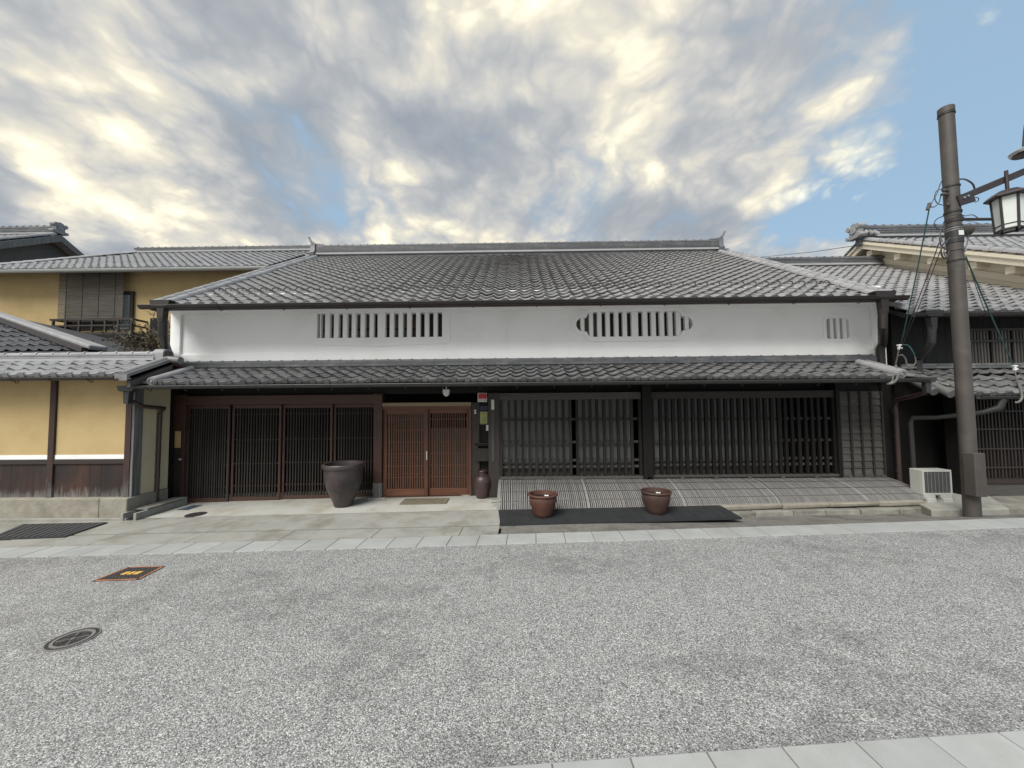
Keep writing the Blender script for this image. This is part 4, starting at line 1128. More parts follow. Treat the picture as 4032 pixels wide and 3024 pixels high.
# sensor lamp under the eaves
q = onY(1757, 1545, 7.30)
sl = thing('sensor_lamp', 'white shield shaped sensor lamp hanging under the eaves above the entrance', 'lamp', (q.x, 7.30, q.z))
w, h = .062, .135
poly = [(-w, .06), (w, .06), (w * 1.02, .0), (w * .75, -.05), (0, -.085), (-w * .75, -.05), (-w * 1.02, .0)]
MB().prism(poly, lambda p, t: (q.x + p[0], 7.30 + t, q.z + p[1]), -.03, .05).build('shade', 'white_plastic', sl, bevel=.012)
B(q.x - .01, q.x + .01, 7.30, 7.33, q.z + .055, q.z + .13).build('stem', 'zinc', sl)
MB().tube([(-5.9, 7.27, 2.205), (-.6, 7.27, 2.205)], .010, 6).build('conduit', 'zinc', house)
# concrete drain channel at the left corner
dc = thing('drain_channel', 'small open concrete drain channel beside the ochre wall corner', 'drain', (-6.45, 6.9, -.08))
for x0, x1, z1 in ((-6.64, -6.59, .06), (-6.42, -6.37, .06)): B(x0, x1, 6.42, 7.42, -.12, z1).build('side', 'concrete_grey', dc, bevel=.008)
B(-6.59, -6.42, 6.44, 7.42, -.12, -.06).build('bottom', 'iron_dark', dc)
B(-6.645, -6.365, 6.62, 7.42, .061, .09).build('lid', 'stone_grey', dc, bevel=.006)

# ================================================================== THE OCHRE STREET WALL ON THE LEFT
WYF = 6.60
wing = thing('street_wing', 'low ochre plastered wing with tiled roof, white band and dark board skirting', 'house', (-8.5, 7.0, -.1))
def wz(v, Y=WYF): return onY(482, v, Y).z
zs_, zb0, zr0, zw0, zw1, zt_ = wz(1957), wz(1826), wz(1809), wz(1808), wz(1790), 2.44
XE = -6.72
B(-12, XE + .06, WYF + .06, 7.30, -.2, 2.5).build('core_wall', 'beige_plaster', wing)
for a, b in ((-12, -9.6), (-9.595, -7.1), (-7.095, XE + .10)):
    B(a, b, WYF - .10, 7.28, -.2, zs_).build('base_stone', 'stone_beige', wing, bevel=.015)
B(-12, XE + .16, WYF - .16, WYF - .101, -.2, -.03).build('plinth', 'concrete_grey', wing, bevel=.01)
pu = [(-.2, None)]
posts = [onY(207, 1650, WYF).x, XE - .02, -10.15, -11.55]
for X in posts:
    B(X - .052, X + .052, WYF - .012, WYF + .10, zs_, zt_).build('post', 'post_old', wing, bevel=.006)
B(XE - .072 + .105, XE + .075, WYF + .0, WYF + .16, zs_, zt_).build('corner_post', 'wood_weather', wing, bevel=.006)
px_ = sorted(posts)
for a, b in zip(px_[:-1], px_[1:]):
    a, b = a + .053, b - .053
    B(a, b, WYF + .022, WYF + .059, zw1, zt_ - .02).build('plaster_panel', 'ochre', wing)
    B(a, b, WYF + .012, WYF + .058, zw0 + .002, zw1 - .001).build('white_band', 'plaster', wing, bevel=.003)
    B(a, b, WYF - .006, WYF + .058, zb0, zw0).build('rail', 'wood_dark_x', wing, bevel=.004)
    nb = 6
    for i in range(nb):
        x0 = a + (b - a) * i / nb
        B(x0 + .001, a + (b - a) * (i + 1) / nb - .001, WYF + .018 + random.uniform(0, .003), WYF + .058, zs_ + .001, zb0 - .001).build('skirting_board', 'wood_board', wing)
B(-12, XE + .08, WYF - .02, WYF + .09, zt_ - .02, zt_ + .06).build('wall_plate', 'wood_red_x', wing)
WEY, WEZ, WS = 6.20, 2.345, 0.42
aw = math.atan(WS)
def wp(d, off=0.0): return slope_pt(d, off, WEY, WEZ, math.cos(aw), math.sin(aw))
wr = MB().prism([wp(0, -.012), wp(.88, -.012), (7.85, WEZ + .0), (7.85, WEZ - .05), wp(.88, -.09), wp(.02, -.06)], lambda p, t: (t, p[0], p[1]), -12.2, -6.36).build('roof', 'wood_red_x', wing)
roof_field(wr, -12.2, 21, 0.268, WEY, WEZ, WS, 3, 0.275, 'verge', single_rows=(0, 1, 2))
y0, z0 = wp(-.02, .03); y1, z1 = wp(.86, .03)
MB().tube([(-6.45, y0, z0), (-6.45, y1, z1)], .06, 12).build('verge_roll', 'tile', wr, 40)
MB().hexa([(-6.57, y0, z0 - .10), (-6.36, y0, z0 - .10), (-6.36, y1, z1 - .10), (-6.57, y1, z1 - .10), (-6.57, y0, z0 + .01), (-6.36, y0, z0 + .01), (-6.36, y1, z1 + .01), (-6.57, y1, z1 + .01)]).build('verge_tile', 'tile', wr)
MB().hexa([(-6.40, y0 + .05, z0 - .21), (-6.35, y0 + .05, z0 - .21), (-6.35, y1, z1 - .22), (-6.40, y1, z1 - .22), (-6.40, y0 + .05, z0 - .11), (-6.35, y0 + .05, z0 - .11), (-6.35, y1, z1 - .11), (-6.40, y1, z1 - .11)]).build('verge_board', 'iron', wr)
ridge(wr, -12.2, -6.62, 7.02, 2.70, .11, 2, .055, .30, mt='verge', half=.11)
m = MB(); vs = []
arcp = [(-.115, 0)] + [(.115 * -math.cos(math.pi * i / 10), .10 + .10 * math.sin(math.pi * i / 10)) for i in range(11)] + [(.115, 0)]
m.prism(arcp, lambda p, t: (t, 7.02 + p[0], 2.70 + p[1]), -6.66, -6.47)
m.build('ridge_end_tile', 'verge', wr, 40)
MB().prism([(p[0] * .72, p[1] * .72 + .02) for p in arcp], lambda p, t: (t, 7.02 + p[0], 2.70 + p[1]), -6.468, -6.462).build('ridge_end_hollow', 'iron', wr)
MB().tube([(-6.60, 7.0, 2.72), (-6.20, 6.98, 2.68)], .065, 14).build('end_roll', 'tile', wr, 40)
gutter(wing, -12.2, -6.50, 6.135, 2.315, .045, 'gutter_metal', hooks=.62)

# ================================================================== THE HOUSE BEHIND IT, TWO STOREYS, OCHRE
rear = thing('ochre_house', 'two storey ochre house behind the wing with reed blind and dark balcony rail', 'house', (-11, 12, 0))
B(-15.85, -6.98, 11.2, 15.4, -.1, 5.95).build('wall', 'ochre', rear)
RS = .56; RY, RZ = 10.62, 5.76
ar = math.atan(RS)
def rp(d, off=0.0): return slope_pt(d, off, RY, RZ, math.cos(ar), math.sin(ar))
m = MB()
yr, zr = rp(2.98, -.02)
e0, e1_ = rp(0, -.015), rp(0.02, -.09)
vs = [(-15.95, e0[0], e0[1]), (-6.97, e0[0], e0[1]), (-6.97, yr, zr), (-13.3, yr, zr), (-15.95, 15.8, e0[1]), (-6.97, 15.8, e0[1])]
m.add(vs, [(0, 1, 2, 3), (3, 2, 5, 4), (0, 3, 4)])
m.add([(v[0], v[1], v[2] - .10) for v in vs], [(0, 1, 2, 3), (3, 2, 5, 4), (0, 3, 4)])
m.add([vs[0], vs[1], (vs[1][0], vs[1][1], vs[1][2] - .1), (vs[0][0], vs[0][1], vs[0][2] - .1)], [(0, 1, 2, 3)])
m.add([vs[0], vs[4], (vs[4][0], vs[4][1], vs[4][2] - .1), (vs[0][0], vs[0][1], vs[0][2] - .1)], [(0, 1, 2, 3)])
m.add([vs[1], vs[2], vs[5], (vs[5][0], vs[5][1], vs[5][2] - .3), (vs[1][0], vs[1][1], vs[1][2] - .3)], [(0, 1, 2, 3, 4)])
rroof = m.build('roof', 'wood_dark_x', rear)
roof_field(rroof, -15.9, 38, .235, RY, RZ, RS, 12, .245, 'verge', single_rows=(0, 1, 2), clip=lambda x, y: x > -15.9 + (y - RY) * 1.03)
ridge(rroof, -13.35, -6.97, yr, zr + .06, .16, 3, .055, .24, half=.10)
oni(rroof, -13.4, yr, zr + .04, .20, .24, .10)
me = barrel_mesh(.07, .25)
A_, B_ = Vector((-15.95, RY, RZ + .05)), Vector((-13.3, yr, zr + .10)); dv = B_ - A_
for i in range(int(dv.length / .25)):
    o = link('round_tile', me, rroof, A_ + dv * (i * .25 / dv.length), None)
    o.rotation_euler = (math.atan2(dv.z, math.hypot(dv.x, dv.y)) - .02, 0, -math.atan2(dv.x, dv.y))
gutter(rear, -16.0, -6.99, 10.53, 5.70, .06, 'zinc', hooks=0)
B(-9.2, -6.99, 11.13, 11.198, 4.95, 5.29).build('eave_shade_strip', 'wood_red_x', rear)  # dark brown strip standing in for deep eave shade on the wall
# window with curtain, reed blind, balcony
def rx(u, Y): return onY(u, 1250, Y).x
def rzv(v, Y, u=350): return onY(u, v, Y).z
wx0, wx1 = rx(270, 11.2), rx(525, 11.2); wz0, wz1 = rzv(1300, 11.2), rzv(1163, 11.2)
win = B(wx0, wx1, 11.165, 11.198, wz0, wz1).build('window', 'paper_dark', rear)
B(wx0 - .05, wx1 + .05, 11.12, 11.164, wz1, wz1 + .09).build('window_head', 'wood_dark_x', rear)
B(wx1 - .04, wx1 + .04, 11.12, 11.164, wz0, wz1).build('window_jamb', 'wood_dark', rear)
B(wx0 - .04, wx0 + .04, 11.12, 11.164, wz0, wz1).build('window_jamb', 'wood_dark', rear)
for i in range(7):
    x = wx1 - .42 + i * .055; MB().tube([(x, 11.155, wz0), (x, 11.155, wz1 - .02)], .030, 6).build('curtain_fold', 'curtain', rear, 60)
bx0, bx1 = rx(226, 10.95), rx(482, 10.95); bz0, bz1 = rzv(1262, 10.95), rzv(1062, 10.95)
bd = thing('reed_blind', 'grey brown reed blind hanging before the upper window of the ochre house', 'blind', ((bx0 + bx1) / 2, 10.95, bz0))
nrow = 58
rm_ = MB()
for i in range(nrow):
    z = bz0 + (bz1 - bz0) * i / nrow
    rm_.beam((bx0, 10.95, z + random.uniform(-.004, .004)), (bx1, 10.95, z + random.uniform(-.004, .004)), .008, (bz1 - bz0) / nrow * .68)
tag(rm_.build('reeds', 'reed', bd), kind='stuff')
for k in range(4):
    x = bx0 + (bx1 - bx0) * (k + .5) / 4; B(x - .006, x + .006, 10.940, 10.9445, bz0, bz1).build('binding_cord', 'wood_black', bd)
B(bx0, bx1, 10.938, 10.962, bz0 - .03, bz0).build('bottom_lath', 'wood_dark_x', bd)
blx0, blx1 = rx(212, 10.75), rx(520, 10.75); blz1, blz0 = rzv(1258, 10.75), rzv(1316, 10.75)
for z, h in ((blz1, .05), ((blz1 * .58 + blz0 * .42), .04), (blz0 + .02, .07)):
    B(blx0 - (.09 if z == blz1 else 0), blx1 + (.0), 10.72, 10.77, z - h / 2, z + h / 2).build('balcony_rail', 'wood_dark_x', rear)
    for X in (blx0, blx1): B(X - .025, X + .025, 10.771, 11.198, z - h / 2, z + h / 2).build('balcony_rail', 'wood_dark', rear)
for i in range(7):
    X = blx0 + (blx1 - blx0) * i / 6; B(X - .024, X + .024, 10.722, 10.768, blz0, blz1).build('baluster', 'wood_dark', rear)
B(blx0 - .03, blx1 + .03, 10.72, 11.198, blz0 - .14, blz0 - .02).build('balcony_floor', 'wood_black', rear)
B(rx(617, 11.2), rx(660, 11.2), 11.0, 11.198, rzv(1318, 11.2, 640), rzv(1258, 11.2, 640)).build('window_box', 'wood_black', rear)

# --- dark hipped roof below it
hip = thing('hipped_house', 'house with dark hipped roof and pale hip cap behind the wing ridge', 'house', (-11, 9, 0))
Lp = onY(378, 1377, 7.72); Up = onY(0, 1246, 9.3)
hs = (Up.z - Lp.z) / (Up.y - Lp.y); hx = (Up.x - Lp.x) / (Up.y - Lp.y)
top = Lp + (Up - Lp) * 1.35
m = MB()
vs = [(-16, Lp.y, Lp.z), tuple(Lp), tuple(top), (-16, top.y, top.z), (Lp.x, 2 * top.y - Lp.y, Lp.z), (-16, 2 * top.y - Lp.y, Lp.z)]
m.add([(v[0], v[1], v[2] - .02) for v in vs], [(0, 1, 2, 3), (1, 4, 2), (3, 2, 4, 5)])
m.add([(vs[0][0], vs[0][1], vs[0][2] - .02), (vs[1][0], vs[1][1], vs[1][2] - .02), (vs[1][0], vs[1][1], vs[1][2] - .14), (vs[0][0], vs[0][1], vs[0][2] - .14)], [(0, 1, 2, 3)])
hr = m.build('roof', 'tile_blue', hip)
roof_field(hr, -15.9, 32, .235, Lp.y, Lp.z - .03, hs, 8, .24, 'tile_blue', single_rows=(1, 2, 3, 4), clip=lambda x, y: x + .1 < Lp.x + (y - Lp.y) * hx - .15, eave=False)
MB().beam(Lp + Vector((.05, 0, .03)), top + Vector((0, 0, .03)), .30, .10).build('hip_cap', 'verge', hip, bevel=.03)
MB().beam(Lp + Vector((-.05, -.16, -.03)), top + Vector((0, -.16, -.03)), .10, .10).build('hip_board', 'iron_dark', hip)
B(-15.5, Lp.x - .4, Lp.y + .4, 2 * top.y - Lp.y - .4, -.1, Lp.z - .04).build('wall', 'ochre', hip)
# --- grey roof far left
fl = thing('far_house', 'grey tiled gable roof with scrolled ridge end rising behind the ochre house', 'house', (-21.5, 16.5, 0))
fx, fy = -19.85, 16.0
fz_ = onY(60, 925, fy).z
m = MB().prism([(fy - 4, fz_ - 2.3), (fy, fz_ - .05), (fy + 4, fz_ - 2.3), (fy + 4, fz_ - 2.5), (fy, fz_ - .28), (fy - 4, fz_ - 2.5)], lambda p, t: (t, p[0], p[1]), -26, fx + .25)
fr = m.build('roof', 'tile', fl)
roof_field(fr, -24.4, 19, .25, fy - 2.2, fz_ - 1.25, .562, 9, .25, 'tile', single_rows=(6, 7, 8), eave=False)
ridge(fr, -26, fx + .1, fy, fz_, .30, 4, .09, .3)
oni(fr, fx + .12, fy, fz_ + .02, .42, .50, .16)
slope_rolls(fr, fx + .15, fy - 3.2, fz_ - 1.78, .562, 3.5, .09)
m = MB()
for sg_ in (-1, 1):
    m.hexa([(fx + .18, fy, fz_ - .32), (fx + .27, fy, fz_ - .32), (fx + .27, fy + 4 * sg_, fz_ - 2.62), (fx + .18, fy + 4 * sg_, fz_ - 2.62), (fx + .18, fy, fz_ - .06), (fx + .27, fy, fz_ - .06), (fx + .27, fy + 4 * sg_, fz_ - 2.34), (fx + .18, fy + 4 * sg_, fz_ - 2.34)])
m.build('barge_board', 'wood_weather', fl)
MB().prism([(fy - 3.4, -.2), (fy + 3.4, -.2), (fy + 3.4, fz_ - 2.3), (fy, fz_ - .35), (fy - 3.4, fz_ - 2.3)], lambda p, t: (t, p[0], p[1]), -25.8, fx - .2).build('wall', 'wood_grey', fl)

# --- bare shrub between the houses
sh = thing('bare_shrub', 'bare twiggy shrub with few dry leaves behind the ochre wing', 'shrub', (-7.98, 9.2, 0))
tr = MB(); br = MB(); lf = MB()
random.seed(21)
tr.tube([(-7.98, 9.2, 0), (-8.0, 9.2, 1.2), (-8.1, 9.2, 2.2), (-8.2, 9.2, 2.75)], [.06, .05, .045, .04], 8)
def twig(p, d, L, r, lev):
    pts = [p]; dd = d.copy(); n = 5
    for i in range(n):
        dd = (dd + Vector((random.uniform(-.35, .35), random.uniform(-.3, .3), random.uniform(-.22, .22)))).normalized()
        pts.append(pts[-1] + dd * L / n)
    br.tube(pts, [r * (1 - .6 * i / n) for i in range(n + 1)], 4)
    if lev > 0:
        for k in range(3 if lev > 1 else 4):
            q = pts[random.randint(1, n)]
            twig(q, (dd + Vector((random.uniform(-1, .9), random.uniform(-.6, .6), random.uniform(-.3, .9)))).normalized(), L * random.uniform(.4, .65), r * .55, lev - 1)
    else:
        for q in pts[1:]:
            for _ in range(2):
                if random.random() < .8:
                    a = Vector((random.uniform(-1, 1), random.uniform(-1, 1), random.uniform(-.6, .6))).normalized() * random.uniform(.025, .055)
                    b = a.cross(Vector((random.uniform(-1, 1), random.uniform(-1, 1), 1))).normalized() * .017
                    lf.add([q, q + a * .5 + b, q + a, q + a * .5 - b], [(0, 1, 2, 3)])
base_pts = [Vector((-8.05, 9.2, 3.02)), Vector((-8.4, 9.2, 3.05)), Vector((-8.75, 9.25, 3.08)), Vector((-9.1, 9.2, 3.10)), Vector((-9.4, 9.2, 3.14))]
for q in base_pts: tr.tube([(-8.2, 9.2, 2.72), ((q.x - 8.2) / 2, q.y, (q.z + 2.75) / 2), q], [.03, .022, .016], 6)
for k in range(56):
    ang = rad(random.uniform(8, 172)); 
    twig(random.choice(base_pts), Vector((-.1 + math.cos(ang), random.uniform(-.35, .35), .55 * math.sin(ang) + .15)).normalized(), random.uniform(.35, .75), .013, 2)
tr.build('trunk', 'twig', sh, 40); br.build('branches', 'twig', sh); tag(lf.build('foliage', 'leaf', sh), kind='stuff')
random.seed(11)

# ================================================================== THE DARK HOUSE AND THE CREAM STOREHOUSE ON THE RIGHT
dk = thing('dark_house', 'dark boarded two storey house with tiled roofs behind the utility pole', 'house', (9.5, 7.5, 0))
DX0, DX1 = 7.16, 13.5
B(DX0 + .02, DX1, 7.5, 15, -.1, 3.45).build('shell_wall', 'wood_black', dk)
nb = 22
for i in range(nb):
    x0 = DX0 + .02 + i * .205
    B(x0 + .002, x0 + .203, 7.41 + random.uniform(0, .006), 7.498, 2.2, 3.45).build('board', 'wood_black', dk)
DS = .53; DY, DZ = 6.92, 3.385
ad = math.atan(DS)
def dp_(d, off=0.0): return slope_pt(d, off, DY, DZ, math.cos(ad), math.sin(ad))
yd, zd = dp_(5.3, -.015)
droof = MB().prism([dp_(0, -.012), (yd, zd), (16.3, DZ), (16.3, DZ - .12), (yd, zd - .12), dp_(.02, -.09)], lambda p, t: (t, p[0], p[1]), 7.0, 11.0).build('upper_roof', 'wood_black', dk)
roof_field(droof, 7.02, 17, .2345, DY, DZ, DS, 22, .241, 'tile', single_rows=(0, 1, 2, 3, 4, 5, 6, 7))
ridge(droof, 7.02, 10.98, yd, zd + .06, .22, 4, .065, .235)
oni(droof, 7.0, yd, zd + .05, .22, .34, .12)
oni(droof, 10.99, yd, zd + .05, .22, .30, .10, 'noshi')
slope_rolls(droof, 7.06, *dp_(0, .06), DS, .5, .07)
gutter(dk, 7.05, 11.0, 6.85, 3.355, .055, 'gutter_metal', hooks=.9)
rainhead(dk, 7.36, 6.86, 3.30, 'gutter_metal', .8)
MB().tube([(7.36, 6.86, 3.12), (7.36, 6.88, 2.86), (7.42, 7.05, 2.72), (7.52, 7.28, 2.60), (7.52, 7.30, 2.25)], .058, 12).build('downpipe', 'gutter_green', dk, 40)
# upper lattice window
ux0, ux1 = onY(3826, 1400, 7.36).x, onY(4120, 1400, 7.36).x
uz0, uz1 = onY(3900, 1430, 7.36).z, onY(3900, 1298, 7.36).z
uw = B(ux0, ux1, 7.395, 7.408, uz0, uz1).build('window', 'void', dk)
me = MB().box(-.014, .014, 0, .03, 0, uz1 - uz0).mesh('lattice_slat', 'wood_grey')
x = ux0 + .03; k = 0
while x < ux1:
    link('lattice_slat', me, uw, (x, 7.362, uz0)); k += 1
    x += .0585 if k % 6 else .105
for z in (uz0 - .03, uz0 + (uz1 - uz0) * .66, uz1): B(ux0 - .05, ux1, 7.345, 7.361, z - .022, z + .022).build('cross_rail', 'wood_dark_x', uw)
B(ux0 - .06, ux1, 7.33, 7.405, uz0 - .13, uz0 - .06).build('sill', 'wood_grey_x', dk)
# lower pent roof, old uneven tiles
ES = .55; EY, EZ = 6.46, 1.90
ae = math.atan(ES)
def ep(d, off=0.0): return slope_pt(d, off, EY, EZ, math.cos(ae), math.sin(ae))
lroof = MB().prism([ep(0, -.012), ep(1.03, -.012), ep(1.03, -.08), ep(.02, -.08)], lambda p, t: (t, p[0], p[1]), 7.30, 12).build('lower_roof', 'wood_black', dk)
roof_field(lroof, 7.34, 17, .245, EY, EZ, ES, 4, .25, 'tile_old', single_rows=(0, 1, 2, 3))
for i, (ox, oz) in enumerate(((7.24, -.02), (7.12, -.05))):
    ya, za = ep(.05 + .15 * i, .02 + oz); yb, zb_ = ep(.85, .03 + oz)
    MB().tube([(ox, ya, za), (ox + .03, yb, zb_)], [.068, .06], 12).build('verge_roll', 'tile_old', lroof, 40)
yt, zt2 = ep(1.0, .02)
for c_ in range(2):
    me = MB().box(0, .27, -.06, .10, 0, .042).mesh('noshi_tile', 'tile_old')
    for i in range(17): link('noshi_tile', me, lroof, (7.2 + i * .275 + c_ * .13, yt + c_ * .03, zt2 + .02 + c_ * .05))
gutter(dk, 7.55, 12, 6.40, 1.875, .042, 'gutter_green', hooks=0)
MB().tube([(7.95, 6.42, 1.84), (7.92, 6.44, 1.70), (7.78, 6.55, 1.62), (7.45, 6.95, 1.52), (7.30, 7.22, 1.50), (7.28, 7.25, 1.42), (7.29, 7.25, .10)], [.06, .055, .045, .042, .042, .04, .04], 10).build('downpipe', 'gutter_green', dk, 40)
# ground floor: dark recess, post, sliding lattice, sill
pxp = onY(3790, 1700, 7.0).x
B(pxp - .10, pxp + .08, 6.98, 7.2, .14, 1.95).build('post', 'wood_black', dk, bevel=.006)
B(pxp + .08, 12, 7.06, 7.10, .14, 2.3).build('door_backing', 'void', dk)
me = MB().box(-.012, .012, 0, .025, 0, 1.50).mesh('lattice_slat', 'wood_dark')
for i in range(34): link('lattice_slat', me, dk, (pxp + .14 + i * .062, 7.03, .42))
for z in (.42, .62, .95, 1.30, 1.62): B(pxp + .09, 11, 7.018, 7.029, z - .014, z + .014).build('cross_rail', 'wood_dark_x', dk)
sz = [onY(3950, v, 6.96).z for v in (1956, 1905, 1887)]
B(pxp + .09, 11, 6.95, 7.05, sz[0], sz[1]).build('skirting', 'wood_grey_x', dk, bevel=.006)
B(pxp + .09, 11, 6.93, 7.05, sz[1] + .004, sz[2]).build('sill', 'wood_dark_x', dk, bevel=.006)
B(7.16, 12, 7.2, 7.4, 1.9, 2.3).build('lintel', 'wood_black', dk)
# concrete base
pa, pb = gnd(3668, 2018), gnd(3975, 2013)
pk = thing('concrete_plinth', 'low mossy concrete plinth under the dark house and air conditioner', 'plinth', (7.6, 6.6, .1))
ph = .040
MB().hexa([(pa.x, pa.y, gz(pa.x) - .2), (pb.x, pb.y, gz(pb.x) - .2), (pb.x + 1.1, 7.6, -.1), (7.10, 7.6, -.1), (pa.x, pa.y, gz(pa.x) + ph), (pb.x, pb.y, gz(pb.x) + ph), (pb.x + 1.1, 7.6, gz(8.8) + ph + .03), (7.10, 7.6, gz(7.1) + ph + .03)]).build('block', 'concrete_grey', pk, bevel=.012)
MB().hexa([(pb.x + .01, pb.y + .05, gz(8) - .2), (12, pb.y + .35, gz(12) - .2), (12, 7.6, -.1), (pb.x + 1.11, 7.6, -.1), (pb.x + .01, pb.y + .05, gz(8) + ph - .02), (12, pb.y + .35, gz(12) + ph - .02), (12, 7.6, gz(12) + ph), (pb.x + 1.11, 7.6, gz(8) + ph + .01)]).build('block', 'stone_grey', pk, bevel=.012)

# --- cream storehouse: gable end to the left, roof running away to the right
cr = thing('cream_storehouse', 'tall cream plastered storehouse with white beam ends under its tiled gable', 'house', (14, 12, 0))
GX = 11.0
ap = onX(3392, 950, GX - .35); f1 = onX(4032, 1006, GX - .35)
CS = (ap.z - f1.z) / (ap.y - f1.y)
ay, az = ap.y, ap.z
def gl(y, off=0.0): return az - CS * abs(ay - y) + off
MB().prism([(7.6, 1.5), (ay + 5, 1.5), (ay + 5, gl(ay + 5, -.06)), (ay, az - .06), (7.6, gl(7.6, -.06))], lambda p, t: (t, p[0], p[1]), GX + .06, 20).build('wall', 'cream', cr)
m = MB().prism([(6.9, gl(6.9, .02)), (ay, az + .02), (ay + 5.6, gl(ay + 5.6, .02)), (ay + 5.6, gl(ay + 5.6, -.10)), (ay, az - .09), (6.9, gl(6.9, -.10))], lambda p, t: (t, p[0], p[1]), GX - .35, 20.2)
croof = m.build('roof', 'cream', cr)
for k, (o0, o1, xx, tt) in enumerate(((-.235, -.095, GX - .36, .10), (-.09, -.005, GX - .40, .14))):
    for sg_ in (-1, 1):
        ye = ay + sg_ * 5.3
        MB().hexa([(xx, ay, az + o0), (xx + tt, ay, az + o0), (xx + tt, ye, gl(ye, o0)), (xx, ye, gl(ye, o0)), (xx, ay, az + o1), (xx + tt, ay, az + o1), (xx + tt, ye, gl(ye, o1)), (xx, ye, gl(ye, o1))]).build('barge_band', 'cream', cr)
for u in (3408, 3515, 3645, 3805, 3948):
    yb = (GX - .3) / ((u - 2016) / F_PX) * 1.0
    z = gl(yb, -.46)
    B(GX - .26, GX + .10, yb - .085, yb + .085, z + .02, z + .18).build('beam_end', 'cream', cr, bevel=.01)
for off in (-.66, -.95):
    MB().hexa([(GX + .02, ay, az + off), (GX + .058, ay, az + off), (GX + .058, 7.7, gl(7.7, off)), (GX + .02, 7.7, gl(7.7, off)), (GX + .02, ay, az + off + .16), (GX + .058, ay, az + off + .16), (GX + .058, 7.7, gl(7.7, off + .16)), (GX + .02, 7.7, gl(7.7, off + .16))]).build('wall_band', 'cream', cr)
roof_field(croof, GX - .2, 24, .25, 7.0, gl(7.0, .03), CS, 23, .258, 'verge', single_rows=(), eave=False)
ac_ = math.atan(CS)
slope_rolls(croof, GX - .32, 7.0, gl(7.0, .05), CS, (ay - 7.0) / math.cos(ac_), .09, expo=.26)
me = barrel_mesh(.09, .26)
for i in range(14):
    y = ay + i * .26 * math.cos(ac_); link('round_tile', me, croof, (GX - .32, y, gl(y, .05)), (-ac_, 0, 0))
ridge(croof, GX - .45, 19, ay, az + .12, .30, 4, .085, .26)
oni(croof, GX - .50, ay, az + .08, .40, .48, .16)
for k in range(3):
    MB().tube([(GX - .46 + .13 * k, ay - .22, az + .20), (GX - .40 + .16 * k, ay - .26, az + .14 - .02 * k)], .07, 10).build('scroll', 'verge', croof, 50)

# ================================================================== STREET FURNITURE
# --- utility pole
pb_ = gnd(3829, 2030); pb_.z = gz(pb_.x)
pt_ = onY(3724, 425, pb_.y)
def pole_at(z): return pb_.lerp(pt_, (z - pb_.z) / (pt_.z - pb_.z))
def pole_v(v):   # point of the pole axis at picture height v
    lo, hi = pb_.z, pt_.z
    for _ in range(30):
        mid = (lo + hi) / 2; p = pole_at(mid); d = RC.transposed() @ (p - CAMP); vv = CYP - F_PX * d.y / -d.z
        if vv > v: lo = mid
        else: hi = mid
    return pole_at((lo + hi) / 2)
pole = thing('utility_pole', 'brown painted steel utility pole standing at the edge of the paving strip', 'utility pole', pb_)
MB().tube([pb_ - Vector((0, 0, .2)), pole_at(2), pole_at(4), pt_ - Vector((0, 0, .10))], [.097, .095, .093, .092], 28).build('shaft', 'pole_paint', pole, 40)
MB().tube([pt_ - Vector((0, 0, .098)), pt_ - Vector((0, 0, .01)), pt_], [.098, .098, .085], 28).build('cap', 'pole_paint', pole, 40)
bz = [pole_v(1945).z, pole_v(1778).z]
q = pole_at((bz[0] + bz[1]) / 2)
B(q.x - .145, q.x + .02, q.y - .20, q.y - .04, bz[0], bz[1]).build('junction_box', 'pole_paint', pole, bevel=.012)
def band(v, h, r=.104, mt='black_metal'):
    p = pole_v(v); MB().tube([p - Vector((0, 0, h / 2)), p + Vector((0, 0, h / 2))], r, 24).build('band', mt, pole, 40)
for v, h, mt in ((738, .02, 'black_metal'), (838, .03, 'black_metal'), (872, .05, 'black_metal'), (903, .012, 'iron_light'), (911, .012, 'iron_light'), (943, .014, 'iron'), (987, .016, 'iron'), (1028, .012, 'black_metal'), (455, .006, 'black_metal')): band(v, h, .1035, mt)
p = pole_v(925); MB().tube([p - Vector((0, 0, .14)), p + Vector((0, 0, .12))], .1015, 24).build('sleeve', 'black_metal', pole, 40)
B(p.x - .045, p.x + .03, p.y - .107, p.y - .10, p.z - .045, p.z + .03).build('tag_plate', 'lamp_glass', pole)
# arm towards the street lamp
a0, a1 = pole_v(792), onY(4070, 660, 5.80)
MB().beam(a0 + Vector((.03, -.02, 0)), a1, .075, .095).build('arm', 'bronze', pole, bevel=.008)
MB().beam(a0 + Vector((-.02, -.105, -.05)), a0 + Vector((.22, -.10, .02)), .03, .17).build('arm_bracket', 'bronze', pole, bevel=.01)
for k in (.05, .11): MB().tube([a0 + Vector((k, -.115, -.03 + k * .4)), a0 + Vector((k, -.135, -.03 + k * .4))], .016, 8).build('bolt', 'steel', pole)
s0, s1 = pole_v(864), onY(3906, 863, 5.90)
MB().tube([s0, s1], .022, 10).build('strut', 'bronze', pole, 40)
MB().beam(s0 + Vector((.08, 0, .10)), s0 + Vector((.16, 0, .0)), .03, .03).build('strut_gusset', 'pole_paint', pole)
p = pole_v(905); MB().tube([p + Vector((.10, .02, 0)), p + Vector((.27, .02, .0))], .075, 16).build('cable_drum', 'pole_paint', pole, 40)
p = pole_v(985); MB().tube([p + Vector((.09, 0, 0)), p + Vector((.14, 0, 0))], .04, 12).build('clamp', 'steel', pole, 40)
for v, dx in ((755, -.16), (770, -.18), (812, -.12)):
    p = pole_v(v); MB().tube([p + Vector((-.09, -.03, 0)), p + Vector((dx, -.05, 0)), p + Vector((dx - .03, -.05, -.01))], [.018, .026, .020], 8).build('insulator', 'pole_paint', pole, 40)
